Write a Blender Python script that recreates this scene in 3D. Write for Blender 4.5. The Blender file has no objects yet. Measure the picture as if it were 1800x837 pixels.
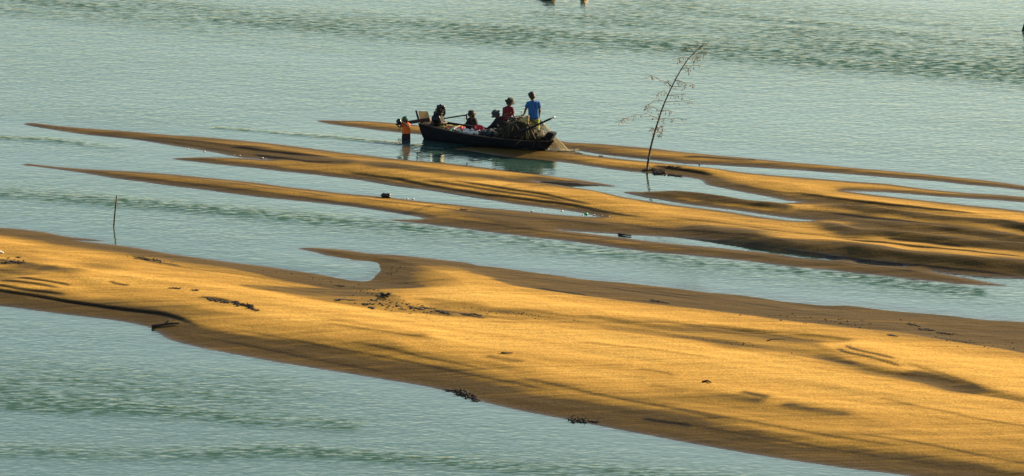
import bpy, bmesh, math, random
import numpy as np
from mathutils import Vector, Matrix, noise as mnoise
R = math.radians
random.seed(7); rng = np.random.RandomState(11)
S = bpy.context.scene
COL = S.collection
# ------------------------------------------------------------------ camera
F = 9700.0                       # focal length in pixels of an 1800-wide picture
CAMH = 190 * math.tan(R(12))
PITCH = R(12) + math.atan(178.5 / F)
cd = bpy.data.cameras.new('camera'); cam = bpy.data.objects.new('camera', cd); COL.objects.link(cam)
cam.location = (0, 0, CAMH); cam.rotation_euler = (math.pi / 2 - PITCH, 0, 0)
cd.sensor_width = 36; cd.lens = F / 1800 * 36; cd.clip_start = 1; cd.clip_end = 20000
S.camera = cam
# ------------------------------------------------------------------ light
SUN_EL, SUN_AZ = 19.0, 56.0      # azimuth: degrees to the right of the view direction (+Y)
w = bpy.data.worlds.new('World'); S.world = w; w.use_nodes = True
nt = w.node_tree; bg = nt.nodes['Background']
sky = nt.nodes.new('ShaderNodeTexSky'); sky.sky_type = 'NISHITA'; sky.sun_disc = False
sky.sun_elevation = R(SUN_EL); sky.sun_rotation = R(SUN_AZ)
sky.air_density = 1.0; sky.dust_density = 2.4; sky.ozone_density = 1.0
nt.links.new(sky.outputs[0], bg.inputs[0]); bg.inputs[1].default_value = 0.085
sd_ = bpy.data.lights.new('sun', 'SUN'); sun = bpy.data.objects.new('sun', sd_); COL.objects.link(sun)
sd_.energy = 5.0; sd_.angle = R(0.6); sd_.color = (1.0, 0.80, 0.50)
sv = Vector((math.sin(R(SUN_AZ)) * math.cos(R(SUN_EL)), math.cos(R(SUN_AZ)) * math.cos(R(SUN_EL)), math.sin(R(SUN_EL))))
sun.rotation_euler = sv.to_track_quat('Z', 'Y').to_euler(); sun.location = (60, 300, 120)
S.view_settings.view_transform = 'Standard'; S.view_settings.look = 'None'
S.view_settings.exposure = 1.05; S.view_settings.gamma = 1; S.view_settings.use_curve_mapping = False
# ------------------------------------------------------------------ helpers
cp, sp = math.cos(PITCH), math.sin(PITCH)
def P(px, py, z=0.0):
    """where the line of sight through a point of the 1800x837 picture meets height z"""
    a = (px - 900) / F; b = (418.5 - py) / F
    d = (a, cp + sp * b, -sp + cp * b)
    t = (z - CAMH) / d[2]
    return Vector((d[0] * t, d[1] * t, z))
def tag(o, label=None, cat=None, group=None, kind=None):
    if label: o['label'] = label
    if cat: o['category'] = cat
    if group: o['group'] = group
    if kind: o['kind'] = kind
    return o
def empty(name, loc, rz=0):
    o = bpy.data.objects.new(name, None); COL.objects.link(o)
    o.location = loc; o.rotation_euler = (0, 0, rz); o.empty_display_size = .2
    return o
def mat(name, base, rough=.8, base2=None, scale=8.0, metallic=0, bump=0, bscale=30, spec=.5, stretch=(1, 1, 1)):
    m = bpy.data.materials.new(name); m.use_nodes = True
    n = m.node_tree; p = n.nodes['Principled BSDF']
    p.inputs['Base Color'].default_value = (*base, 1); p.inputs['Roughness'].default_value = rough
    p.inputs['Metallic'].default_value = metallic; p.inputs['Specular IOR Level'].default_value = spec
    tc = n.nodes.new('ShaderNodeTexCoord'); mp = n.nodes.new('ShaderNodeMapping')
    mp.inputs['Scale'].default_value = stretch
    n.links.new(tc.outputs['Object'], mp.inputs[0])
    if base2 is None: base2 = tuple(c * .65 for c in base)
    nz = n.nodes.new('ShaderNodeTexNoise'); nz.inputs['Scale'].default_value = scale; nz.inputs['Detail'].default_value = 5
    cr = n.nodes.new('ShaderNodeValToRGB'); cr.color_ramp.elements[0].position = .35; cr.color_ramp.elements[1].position = .65
    cr.color_ramp.elements[0].color = (*base2, 1); cr.color_ramp.elements[1].color = (*base, 1)
    n.links.new(mp.outputs[0], nz.inputs[0]); n.links.new(nz.outputs[0], cr.inputs[0]); n.links.new(cr.outputs[0], p.inputs['Base Color'])
    if bump:
        b = n.nodes.new('ShaderNodeBump'); nb = n.nodes.new('ShaderNodeTexNoise'); nb.inputs['Scale'].default_value = bscale
        b.inputs['Distance'].default_value = bump
        n.links.new(mp.outputs[0], nb.inputs[0]); n.links.new(nb.outputs[0], b.inputs['Height']); n.links.new(b.outputs[0], p.inputs['Normal'])
    return m
class MB:
    def __init__(s): s.v = []; s.f = []
    def add(s, vs, fs):
        o = len(s.v); s.v += [tuple(v) for v in vs]; s.f += [tuple(i + o for i in f) for f in fs]
    def box(s, c, d, rot=None):
        vs = [Vector((x * d[0] / 2, y * d[1] / 2, z * d[2] / 2)) for x in (-1, 1) for y in (-1, 1) for z in (-1, 1)]
        if rot is not None: vs = [rot @ v for v in vs]
        s.add([v + Vector(c) for v in vs], [(0, 1, 3, 2), (4, 6, 7, 5), (0, 4, 5, 1), (2, 3, 7, 6), (0, 2, 6, 4), (1, 5, 7, 3)])
    def bbox(s, c, d, bev=.01, rot=None):
        bm = bmesh.new(); bmesh.ops.create_cube(bm, size=1)
        for v in bm.verts: v.co = Vector((v.co.x * d[0], v.co.y * d[1], v.co.z * d[2]))
        bmesh.ops.bevel(bm, geom=bm.edges[:], offset=bev, segments=2, affect='EDGES')
        s.bm(bm, c, rot)
    def bm(s, bm, c=(0, 0, 0), rot=None):
        bm.verts.ensure_lookup_table(); bm.verts.index_update()
        vs = [(rot @ v.co if rot is not None else v.co) + Vector(c) for v in bm.verts]
        s.add(vs, [tuple(v.index for v in f.verts) for f in bm.faces]); bm.free()
    def tube(s, pts, rad, n=8, cap=True, flat=None):
        pts = [Vector(p) for p in pts]
        if not hasattr(rad, '__len__'): rad = [rad] * len(pts)
        vs = []; prev = None
        for i, p in enumerate(pts):
            t = (pts[min(i + 1, len(pts) - 1)] - pts[max(i - 1, 0)]).normalized()
            if prev is None:
                u = t.cross(Vector((0, 0, 1)));
                if u.length < .1: u = t.cross(Vector((0, 1, 0)))
            else: u = prev - t * prev.dot(t)
            u.normalize(); prev = u; wv = t.cross(u)
            for k in range(n):
                a = 2 * math.pi * k / n
                vs.append(p + (u * math.cos(a) + wv * math.sin(a)) * rad[i])
        fs = []
        for i in range(len(pts) - 1):
            for k in range(n):
                fs.append((i * n + k, i * n + (k + 1) % n, (i + 1) * n + (k + 1) % n, (i + 1) * n + k))
        if cap: fs += [tuple(range(n))[::-1], tuple((len(pts) - 1) * n + k for k in range(n))]
        s.add(vs, fs)
    def ball(s, c, r, rot=None, sub=2, jit=0, seed=0):
        if not hasattr(r, '__len__'): r = (r, r, r)
        bm = bmesh.new(); bmesh.ops.create_icosphere(bm, subdivisions=sub, radius=1)
        for v in bm.verts:
            k = 1 + (jit * mnoise.noise(v.co * 2.3 + Vector((seed * 3.1, seed, 0))) if jit else 0)
            v.co = Vector((v.co.x * r[0], v.co.y * r[1], v.co.z * r[2])) * k
        s.bm(bm, c, rot)
    def capsule(s, a, b, ra, rb, n=12):
        a, b = Vector(a), Vector(b); d = (b - a); L = d.length
        if L < 1e-5: return s.ball(a, ra)
        t = d / L; pts = []; rr = []
        for k in range(4):
            q = math.pi / 2 * (1 - k / 4.0); pts.append(a - t * ra * math.sin(q)); rr.append(max(ra * math.cos(q), ra * .05))
        pts += [a, b]; rr += [ra, rb]
        for k in range(1, 5):
            q = math.pi / 2 * k / 4.0; pts.append(b + t * rb * math.sin(q)); rr.append(max(rb * math.cos(q), rb * .05))
        s.tube(pts, rr, n)
    def build(s, name, m, parent=None, smooth=True, loc=None):
        me = bpy.data.meshes.new(name); me.from_pydata(s.v, [], s.f); me.update()
        if m is not None: me.materials.append(m)
        if smooth: me.polygons.foreach_set('use_smooth', [True] * len(me.polygons))
        o = bpy.data.objects.new(name, me); COL.objects.link(o)
        if parent is not None: o.parent = parent
        if loc is not None: o.location = loc
        return o
def fused(mb, name, m, parent=None, voxel=.012, smooth=3, deci=.35):
    """one continuous skin over a set of tapered volumes"""
    o = mb.build('tmp', m); md = o.modifiers.new('r', 'REMESH'); md.mode = 'VOXEL'; md.voxel_size = voxel
    sm = o.modifiers.new('s', 'SMOOTH'); sm.iterations = smooth; sm.factor = .5
    dc = o.modifiers.new('d', 'DECIMATE'); dc.ratio = deci
    dg = bpy.context.evaluated_depsgraph_get(); ev = o.evaluated_get(dg)
    me = bpy.data.meshes.new_from_object(ev); me.name = name
    bpy.data.objects.remove(o)
    me.polygons.foreach_set('use_smooth', [True] * len(me.polygons))
    r = bpy.data.objects.new(name, me); COL.objects.link(r)
    if parent is not None: r.parent = parent
    return r
# ------------------------------------------------------------------ sandbar outlines (traced shorelines, then laid on the water level)
A_top = [(42,217),(60,216),(100,221),(160,226),(200,229),(250,233),(300,237.5),(360,241),(420,246.5),(480,252.5),(540,260),(600,268),(650,273.5),(707,280.5),(800,288.5),(900,301.5),(960,309),(1000,314),(1050,321),(1084,328)]
pool_low = [(1040,326.5),(970,325),(940,322),(952,324.5),(1000,331),(1050,339),(1090,347),(1130,353),(1200,362),(1250,368),(1300,375),(1350,383),(1400,388.5),(1425,388.5)]
main_right = [(1500,380),(1800,405),(2000,440),(2800,560),(2800,640),(1950,508),(1850,495),(1800,490),(1750,488),(1700,485),(1640,478),(1700,489),(1740,497),(1775,503)]
C2_bot = [(1700,500.5),(1650,496),(1600,491),(1550,485),(1500,480),(1450,474),(1400,470),(1350,464),(1300,458),(1250,453),(1200,448),(1150,444),(1100,438),(1050,431),(1000,424),(950,419),(900,413),(850,407),(800,400.5),(760,395.5),(720,391),(683,387)]
C_bot = [(690,385.5),(720,386),(745,384),(700,376),(650,368),(600,361.5),(520,353),(450,346),(350,333),(300,327),(250,320),(200,313.6),(150,305),(100,298),(60,293),(36,290)]
C_top = [(50,287.5),(60,288.5),(100,293),(150,297),(200,299.5),(250,302.5),(300,306),(350,311),(400,316),(450,321),(500,328),(550,333.5),(600,339.5),(670,345.5),(700,349),(750,355),(800,359.5),(850,365),(900,369.5),(950,374.5),(1000,379),(1050,381.5)]
B_bot = [(1030,376),(1000,371),(960,366),(900,358.5),(850,350),(800,342),(750,334),(700,328),(640,318),(600,313),(540,306),(500,302),(450,296),(400,291),(345,285),(300,279)]
B_top = [(345,276.5),(400,277),(440,279),(470,281)]
A_bot = [(430,278),(410,275),(380,269),(340,262),(300,256),(250,247.5),(200,242),(150,237),(100,229.5),(60,223),(42,219)]
MAIN = A_top + pool_low + main_right + C2_bot + C_bot + C_top + B_bot + B_top + A_bot
D = [(555,212),(570,211.5),(600,212),(650,213),(700,217),(760,223),(860,235),(985,247),(1000,250),(1050,252.5),(1100,256.5),(1150,261),(1200,267),(1260,273.5),(1325,279),(1400,286),(1450,290),(1500,295),(1560,300),(1650,308.5),(1750,319),(1800,326),(2000,350),(2800,450),
     (2800,470),(2000,368),(1800,335),(1700,325),(1650,319),(1560,312),(1500,307),(1450,303),(1400,299),(1350,296),(1300,293),(1250,290),(1200,287.5),(1140,281),(1100,277),(1050,271),(1000,263),(940,262),(850,254),(780,243),(740,237),(720,235),(680,231),(630,225),(590,220),(560,214.5)]
E = [(795,261.5),(850,258),(950,262),(1000,267),(1050,274),(1100,280),(1150,285),(1200,291),(1250,296),(1300,302),(1350,307),(1400,311),(1450,315),(1500,319),(1560,323),(1620,331),(1700,339),(1800,346),(2000,372),(2800,480),
     (2800,560),(1800,420),(1500,375),(1420,358),(1395,354),(1380,352.5),(1350,346),(1300,337),(1270,331),(1240,324.5),(1235,318),(1215,313),(1180,309),(1140,305),(1100,301),(1050,294.5),(1000,287),(950,281),(900,277),(870,273),(850,269.5),(820,265)]
Fb = [(1097,338),(1120,337),(1160,339),(1200,342),(1260,347),(1310,354),(1350,357),(1395,356),(1450,352),(1800,390),(1800,440),(1500,395),(1440,390),(1425,387),(1400,385),(1350,378.5),(1300,371),(1250,365),(1200,358.5),(1160,351),(1135,347),(1115,343)]
N = [(-900,330),(-300,362),(-100,388),(0,400),(30,402),(80,408),(120,416),(160,420),(188,424),(165,424.3),(140,423.3),(160,425.5),(200,430),(250,437),(300,446),(350,453),(400,460),(450,466),(500,472),(560,480),(600,485),(638,489),(648,483),(655,475),(652,467),(640,463),(610,460),(580,452),(550,443),(523,437.5),(540,435),(570,436.5),(620,440),(660,444),(700,447),(750,453),(800,459),(850,464),(900,469.5),(950,475),(1000,480),(1060,487),(1100,491),(1150,497),(1200,502),(1250,508),(1300,512),(1350,518),(1400,523.5),(1450,529),(1500,531),(1550,536),(1600,541),(1650,546),(1700,552),(1750,557),(1800,561),(2000,585),(3000,700),
     (3000,1250),(2400,1010),(1900,885),(1700,850),(1600,837),(1560,832),(1500,825),(1450,818),(1400,811),(1350,803),(1300,795),(1250,786),(1200,777),(1150,767),(1100,758),(1050,748),(1000,738),(950,729),(900,719),(850,707),(800,692),(750,680),(680,668),(600,655),(500,639),(450,630),(400,621),(350,611),(300,598),(282,588),(265,577),(240,570),(200,563),(150,557),(100,551),(40,543),(0,538),(-100,526),(-300,505),(-900,440)]
H = [(1490,336.5),(1560,338.5),(1650,346),(1700,349),(1800,356),(2000,378),(2800,485),(2800,510),(2000,404),(1800,371),(1700,360.5),(1650,355),(1560,345),(1510,339)]
K = [(985,405),(1020,407.5),(1080,411.5),(1110,413.5),(1150,415.5),(1200,419),(1250,425),(1300,431),(1400,446),(1440,451),(1480,458),(1440,457),(1400,453),(1350,445),(1300,440),(1250,434.5),(1200,430),(1150,425),(1100,418.5),(1050,412.5)]
K3 = [(1500,461),(1540,463.5),(1590,469.5),(1545,467),(1515,464)]
def poly(pp):
    return np.array([P(x, y)[:2] for x, y in pp])
def densify(a, closed=True):
    """smooth (Catmull-Rom) the traced line and roughen it a little at the 10 cm scale"""
    n = len(a); out = []
    for i in range(n):
        p0, p1, p2, p3 = a[(i - 1) % n], a[i], a[(i + 1) % n], a[(i + 2) % n]
        L = np.hypot(*(p2 - p1)); k = 3 if L > .8 else (2 if L > .3 else 1)
        if L > 40: k = 1
        for j in range(k):
            t = j / k
            l0, l2 = np.hypot(*(p1 - p0)), np.hypot(*(p3 - p2))
            if l0 > 3 * L or l2 > 3 * L or L > 40: out.append(p1 + (p2 - p1) * t)
            else: out.append(.5 * (2 * p1 + (p2 - p0) * t + (2 * p0 - 5 * p1 + 4 * p2 - p3) * t * t + (-p0 + 3 * p1 - 3 * p2 + p3) * t ** 3))
    return np.array(out)
def sdf(X, Y, pl):
    """signed distance to a polygon, positive inside"""
    n = len(pl); dm = np.full(X.shape, 1e9); ins = np.zeros(X.shape, bool)
    for i in range(n):
        ax, ay = pl[i]; bx, by = pl[(i + 1) % n]; ex, ey = bx - ax, by - ay
        wx, wy = X - ax, Y - ay
        t = np.clip((wx * ex + wy * ey) / (ex * ex + ey * ey + 1e-12), 0, 1)
        d = (wx - ex * t) ** 2 + (wy - ey * t) ** 2
        np.minimum(dm, d, out=dm)
        c = ((ay > Y) != (by > Y))
        if abs(ey) > 1e-12: ins ^= c & (X < ex * (Y - ay) / ey + ax)
    d = np.sqrt(dm); return np.where(ins, d, -d)
def vnoise(X, Y, sx, sy, ang, seed):
    """smooth value noise with cells sx along and sy across a direction"""
    g = np.random.RandomState(seed).rand(256, 256).astype(np.float32)
    c, s = math.cos(ang), math.sin(ang)
    u = (X * c + Y * s) / sx + 1000; v = (-X * s + Y * c) / sy + 1000
    iu, iv = np.floor(u).astype(int), np.floor(v).astype(int); fu, fv = u - iu, v - iv
    fu = fu * fu * (3 - 2 * fu); fv = fv * fv * (3 - 2 * fv)
    a = g[iu & 255, iv & 255]; b = g[(iu + 1) & 255, iv & 255]; cc = g[iu & 255, (iv + 1) & 255]; d = g[(iu + 1) & 255, (iv + 1) & 255]
    return (a * (1 - fu) + b * fu) * (1 - fv) + (cc * (1 - fu) + d * fu) * fv * 1.0 - .5
PL = {k: densify(poly(v)) for k, v in dict(MAIN=MAIN, D=D, E=E, F=Fb, N=N, H=H, K=K, K3=K3).items()}
BAR = math.atan2(*(np.array(P(1600, 330)) - np.array(P(600, 213)))[[1, 0]])   # direction the bars run
def shore(X, Y):
    pools = [sdf(X, Y, PL[k]) for k in ('H', 'K', 'K3')]
    far = np.maximum.reduce([sdf(X, Y, PL[k]) for k in ('MAIN', 'E', 'F')])
    for q in pools: far = np.minimum(far, -q)
    far = np.maximum(far, sdf(X, Y, PL['D']))
    return far, sdf(X, Y, PL['N'])
def base_h(X, Y, sf, sn):
    hf = np.where(sf > 0, .15 * (1 - np.exp(-np.maximum(sf, 0) / 1.3)), 0)
    hn = np.where(sn > 0, .50 * (1 - np.exp(-np.maximum(sn, 0) / 4.8)), 0)
    s = np.maximum(sf, sn)
    deep = np.where(s < 0, -.55 * (1 - np.exp(np.minimum(s, 0) / 3.0)), 0)
    return hf + hn + deep, s
def onland(pp):
    """pixel polyline -> ground points, allowing for the height of the sand"""
    z = np.zeros(len(pp))
    for _ in range(4):
        q = np.array([P(x, y, zz)[:2] for (x, y), zz in zip(pp, z)])
        sf, sn = shore(q[:, 0], q[:, 1]); z, _s = base_h(q[:, 0], q[:, 1], sf, sn)
    return q
def grid1(lo, a, b, hi, fine, grow=1.35):
    xs = list(np.arange(a, b, fine)); st = fine; x = xs[-1]
    while x < hi: st *= grow; x += st; xs.append(x)
    st = fine; x = a; left = []
    while x > lo: st *= grow; x -= st; left.append(x)
    return np.array(left[::-1] + xs)
gx = grid1(-900, -21.5, 21.5, 900, .09); gy = grid1(-50, 143, 217, 1500, .055)
X, Y = np.meshgrid(gx, gy)
SF, SN = shore(X, Y)
Z, SH = base_h(X, Y, SF, SN)
WET_SHADE = np.zeros_like(Z); SCARP_SHADE = np.zeros_like(Z); land = SH > 0  # wetness with some painted shade; scarp-foot shade is kept apart
def near_poly(q, m):
    x0, x1, y0, y1 = q[:, 0].min() - m, q[:, 0].max() + m, q[:, 1].min() - m, q[:, 1].max() + m
    i0, i1 = np.searchsorted(gx, [x0, x1]); j0, j1 = np.searchsorted(gy, [y0, y1])
    sl = (slice(j0, j1), slice(i0, i1)); x, y = X[sl], Y[sl]
    best = np.full(x.shape, 1e9); sg = np.zeros(x.shape); tt = np.zeros(x.shape)
    L = np.hypot(*np.diff(q, axis=0).T); T = L.sum(); acc = 0
    for i in range(len(q) - 1):
        a, b = q[i], q[i + 1]; e = b - a
        t = np.clip(((x - a[0]) * e[0] + (y - a[1]) * e[1]) / (e @ e), 0, 1)
        dx, dy = x - a[0] - e[0] * t, y - a[1] - e[1] * t; d = np.hypot(dx, dy)
        cr = (e[0] * (y - a[1]) - e[1] * (x - a[0])) / np.hypot(*e)
        u = d < best
        best = np.where(u, d, best); sg = np.where(u, np.where(cr > 0, 1, -1), sg); tt = np.where(u, (acc + L[i] * t) / T, tt)
        acc += L[i]
    return sl, best, sg, tt, x, y
def smoothpts(q):
    out = []
    n = len(q)
    for i in range(n - 1):
        p0, p1, p2, p3 = q[max(i - 1, 0)], q[i], q[i + 1], q[min(i + 2, n - 1)]
        for t in (0, .33, .66): out.append(.5 * (2 * p1 + (p2 - p0) * t + (2 * p0 - 5 * p1 + 4 * p2 - p3) * t * t + (-p0 + 3 * p1 - 3 * p2 + p3) * t ** 3))
    out.append(q[-1]); return np.array(out)
def ridge(pp, h, far=1.0, near=.035, taper=.18, wet_shade=0, wig=.05, ends=(1, 1)):
    q = smoothpts(onland(pp)); sl, d, sg, t, x, y = near_poly(q, max(far, near) * 3.2)
    s = d * sg + wig * vnoise(x, y, .9, .5, BAR, 5) * 2
    env = 1.0
    if ends[0]: env = env * np.clip(t / taper, 0, 1)
    if ends[1]: env = env * np.clip((1 - t) / taper, 0, 1)
    env = env ** .7 * (1 + .5 * vnoise(x, y, 1.3, .8, BAR, 6))
    prof = np.where(s > 0, np.exp(-(s / far) ** 2), np.exp(-(s / near) ** 2))
    endfall = np.where((t <= 0) | (t >= 1), np.exp(-(d / .3) ** 2), 1)
    Z[sl] += (h * .30 if near < .1 else h) * prof * env * endfall * land[sl]
    if wet_shade: WET_SHADE[sl] += wet_shade * np.exp(-((s + .25) / .35) ** 2) * env * land[sl]  # darkens the lee side in colour, shade as well as damp
def ridge_shade(pp, a):  # paints a thin dark line of shade along a scarp's foot
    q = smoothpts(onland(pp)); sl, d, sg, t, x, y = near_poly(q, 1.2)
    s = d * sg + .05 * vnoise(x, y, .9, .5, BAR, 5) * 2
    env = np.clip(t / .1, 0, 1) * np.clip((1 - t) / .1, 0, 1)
    SCARP_SHADE[sl] = np.maximum(SCARP_SHADE[sl], a * .85 * np.exp(-((s + .07) / .075) ** 2) * env * land[sl])
def band(pp, h=0, width=1.0, wet_shade=0, ends=(1, 1), taper=.15):
    q = smoothpts(onland(pp)); sl, d, sg, t, x, y = near_poly(q, width * 2.6)
    env = 1.0
    if ends[0]: env = env * np.clip(t / taper, 0, 1)
    if ends[1]: env = env * np.clip((1 - t) / taper, 0, 1)
    g = np.exp(-(d / width) ** 2) * env
    if h: Z[sl] += h * g * land[sl]
    if wet_shade: WET_SHADE[sl] += wet_shade * g * (1 + 1.2 * vnoise(x, y, 2.5, .35, BAR, 8)) * land[sl]
# small scarps the current cut into the bars (each drops toward the camera and faces away from the sun)
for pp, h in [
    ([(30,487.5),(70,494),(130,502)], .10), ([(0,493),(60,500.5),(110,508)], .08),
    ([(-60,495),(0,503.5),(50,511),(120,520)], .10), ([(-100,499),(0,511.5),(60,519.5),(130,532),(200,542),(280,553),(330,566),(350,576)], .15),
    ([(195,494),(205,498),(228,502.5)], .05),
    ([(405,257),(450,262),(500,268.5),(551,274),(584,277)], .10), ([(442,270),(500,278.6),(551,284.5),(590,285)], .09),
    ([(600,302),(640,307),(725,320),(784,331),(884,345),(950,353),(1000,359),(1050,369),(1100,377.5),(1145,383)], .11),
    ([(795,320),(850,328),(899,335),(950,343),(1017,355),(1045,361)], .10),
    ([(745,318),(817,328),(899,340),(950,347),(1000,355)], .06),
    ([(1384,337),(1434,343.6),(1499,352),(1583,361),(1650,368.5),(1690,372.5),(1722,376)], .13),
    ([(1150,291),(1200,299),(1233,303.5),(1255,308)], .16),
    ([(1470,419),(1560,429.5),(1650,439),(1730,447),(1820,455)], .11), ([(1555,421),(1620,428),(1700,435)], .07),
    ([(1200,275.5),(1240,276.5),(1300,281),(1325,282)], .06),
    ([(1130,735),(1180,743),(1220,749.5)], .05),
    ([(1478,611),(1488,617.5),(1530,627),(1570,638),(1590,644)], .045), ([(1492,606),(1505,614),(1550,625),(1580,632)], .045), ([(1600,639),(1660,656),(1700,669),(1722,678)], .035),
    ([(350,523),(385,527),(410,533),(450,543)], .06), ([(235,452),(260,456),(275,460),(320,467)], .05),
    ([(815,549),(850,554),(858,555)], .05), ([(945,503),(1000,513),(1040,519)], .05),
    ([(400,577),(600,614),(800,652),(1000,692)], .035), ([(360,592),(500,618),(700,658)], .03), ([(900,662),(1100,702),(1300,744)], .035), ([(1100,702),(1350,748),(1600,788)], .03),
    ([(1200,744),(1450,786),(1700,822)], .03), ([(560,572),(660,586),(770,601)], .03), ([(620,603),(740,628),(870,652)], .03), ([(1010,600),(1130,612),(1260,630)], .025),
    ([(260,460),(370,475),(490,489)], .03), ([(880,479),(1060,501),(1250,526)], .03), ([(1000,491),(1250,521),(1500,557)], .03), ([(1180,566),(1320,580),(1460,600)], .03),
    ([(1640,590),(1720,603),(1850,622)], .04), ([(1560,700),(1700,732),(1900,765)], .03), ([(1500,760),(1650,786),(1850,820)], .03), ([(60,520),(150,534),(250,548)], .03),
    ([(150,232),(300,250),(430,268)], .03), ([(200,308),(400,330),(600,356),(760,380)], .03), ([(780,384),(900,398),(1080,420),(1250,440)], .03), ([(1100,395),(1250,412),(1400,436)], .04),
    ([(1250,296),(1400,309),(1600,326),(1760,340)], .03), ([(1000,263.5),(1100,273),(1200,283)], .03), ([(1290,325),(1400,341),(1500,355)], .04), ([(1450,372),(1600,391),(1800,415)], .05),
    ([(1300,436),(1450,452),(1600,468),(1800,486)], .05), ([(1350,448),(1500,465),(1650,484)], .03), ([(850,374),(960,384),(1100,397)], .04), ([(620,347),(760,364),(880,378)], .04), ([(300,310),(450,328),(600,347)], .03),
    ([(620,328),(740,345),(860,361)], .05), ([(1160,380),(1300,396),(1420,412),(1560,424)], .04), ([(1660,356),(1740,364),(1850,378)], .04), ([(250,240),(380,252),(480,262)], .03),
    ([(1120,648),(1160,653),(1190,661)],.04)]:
    ridge(pp, h * (1 if h > .04 else .8)); ridge_shade(pp, .95 if h > .04 else .4)
# broad swells: lit backs, dark lee faces, some with shade as well as damp put into the colour
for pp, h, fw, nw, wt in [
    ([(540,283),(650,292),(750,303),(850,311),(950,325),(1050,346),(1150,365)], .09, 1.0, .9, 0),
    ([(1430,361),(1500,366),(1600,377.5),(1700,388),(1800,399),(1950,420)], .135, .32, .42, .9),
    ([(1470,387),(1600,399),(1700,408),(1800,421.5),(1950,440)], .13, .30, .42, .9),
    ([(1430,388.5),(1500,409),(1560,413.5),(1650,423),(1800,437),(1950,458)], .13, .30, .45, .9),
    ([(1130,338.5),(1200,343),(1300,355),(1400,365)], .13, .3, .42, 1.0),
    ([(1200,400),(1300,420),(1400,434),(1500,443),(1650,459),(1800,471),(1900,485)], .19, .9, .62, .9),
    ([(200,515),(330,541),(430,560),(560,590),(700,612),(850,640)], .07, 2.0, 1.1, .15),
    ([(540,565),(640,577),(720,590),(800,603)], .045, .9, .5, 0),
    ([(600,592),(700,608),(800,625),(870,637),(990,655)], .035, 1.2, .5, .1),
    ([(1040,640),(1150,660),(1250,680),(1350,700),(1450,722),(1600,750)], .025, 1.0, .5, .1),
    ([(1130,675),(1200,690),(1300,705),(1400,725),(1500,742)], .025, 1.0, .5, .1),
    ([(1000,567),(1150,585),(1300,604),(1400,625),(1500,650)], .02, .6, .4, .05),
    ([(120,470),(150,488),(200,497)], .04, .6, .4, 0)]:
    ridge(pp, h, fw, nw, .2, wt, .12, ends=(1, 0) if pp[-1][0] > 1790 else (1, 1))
# troughs / damp ground, with lee-slope shade painted in on the right
for pp, h, wd, wt in [
    ([(840,482),(950,494),(1100,511),(1300,533),(1500,555),(1650,575),(1850,600)], -.06, 1.7, .1),
    ([(900,472),(1100,498),(1300,522),(1500,545),(1700,570),(1900,590)], -.03, 1.5, 0),
    ([(1000,487),(1300,527),(1600,562),(1850,595)], 0, 1.6, .1),
    ([(1600,562),(1700,583),(1800,600),(1900,612)], -.05, 1.3, .3),
    ([(570,449),(640,455),(680,470),(690,485),(660,497),(600,497)], -.05, 1.3, .3),
    ([(450,470),(520,483),(600,493),(660,497),(740,501)], -.03, .8, .3),
    ([(440,483),(560,505),(660,522),(760,540),(860,552)], -.05, 1.1, .2),
    ([(730,523),(800,532),(900,545),(1000,556),(1130,570),(1250,580),(1400,592)], -.06, 1.0, .28),
    ([(1000,562),(1150,583),(1300,605),(1430,622),(1520,645),(1620,664),(1750,692),(1900,720)], -.04, .3, .4),
    ([(1450,610),(1540,645),(1620,660),(1700,683)], -.03, .8, .2),
    ([(1590,650),(1650,665),(1690,680)], -.03, .5, .7),
    ([(-60,445),(0,452),(40,462),(30,472),(0,478)], -.05, .9, .8),
    ([(60,470),(110,475),(170,466)], -.02, .8, .45),
    ([(620,288),(700,297),(800,308),(900,318),(945,322)], -.04, .5, .6),
    ([(1500,357),(1600,368),(1700,380),(1850,400)], -.02, .4, .5),
    ([(1100,300),(1180,306),(1230,314),(1300,336),(1400,352),(1500,362)], 0, .5, .8),
    ([(1350,368),(1450,380),(1550,390),(1700,406),(1850,428)], 0, .5, .9),  # right-hand bands paint the shade of lee slopes along with damp
    ([(1450,397),(1550,405),(1700,421),(1850,440)], 0, .5, .9),
    ([(1150,425),(1300,434),(1500,450),(1650,466),(1800,478),(1950,495)], 0, .8, 1.0),
    ([(300,250),(400,266),(500,276),(600,287)], 0, .5, .5),
    ([(700,385),(900,400),(1000,408),(1200,432),(1400,462),(1650,485)], 0, 1.0, .6),
    ([(760,368),(900,383),(1000,392),(1150,402),(1300,415)], 0, .9, .6),
    ([(850,628),(880,633),(910,637)], 0, .18, .45),
    ([(560,562),(640,577),(740,595)], 0, .25, .45), ([(1210,690),(1280,700),(1330,707)], 0, .25, .5), ([(1370,712),(1430,722),(1480,727)], 0, .3, .4), ([(1140,676),(1200,688)], 0, .2, .4), ([(1300,690),(1345,700)], 0, .15, .6), ([(1540,700),(1600,712)], 0, .2, .4)]:
    band(pp, h * .6, wd, wt, ends=(1, 0))
# crust of natural irregularity, drawn out along the current
und = .035 * vnoise(X, Y, 7, 1.6, BAR, 21) + .022 * vnoise(X, Y, 3, .6, BAR, 22) + .012 * vnoise(X, Y, 1.1, .3, BAR, 23)
fade = np.clip(SH / .8, 0, 1)
Z += und * fade * 1.3
WET_SHADE += .20 * (vnoise(X, Y, 20, .8, BAR, 31) + .9 * vnoise(X, Y, 10, .25, BAR, 32)) * fade
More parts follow.
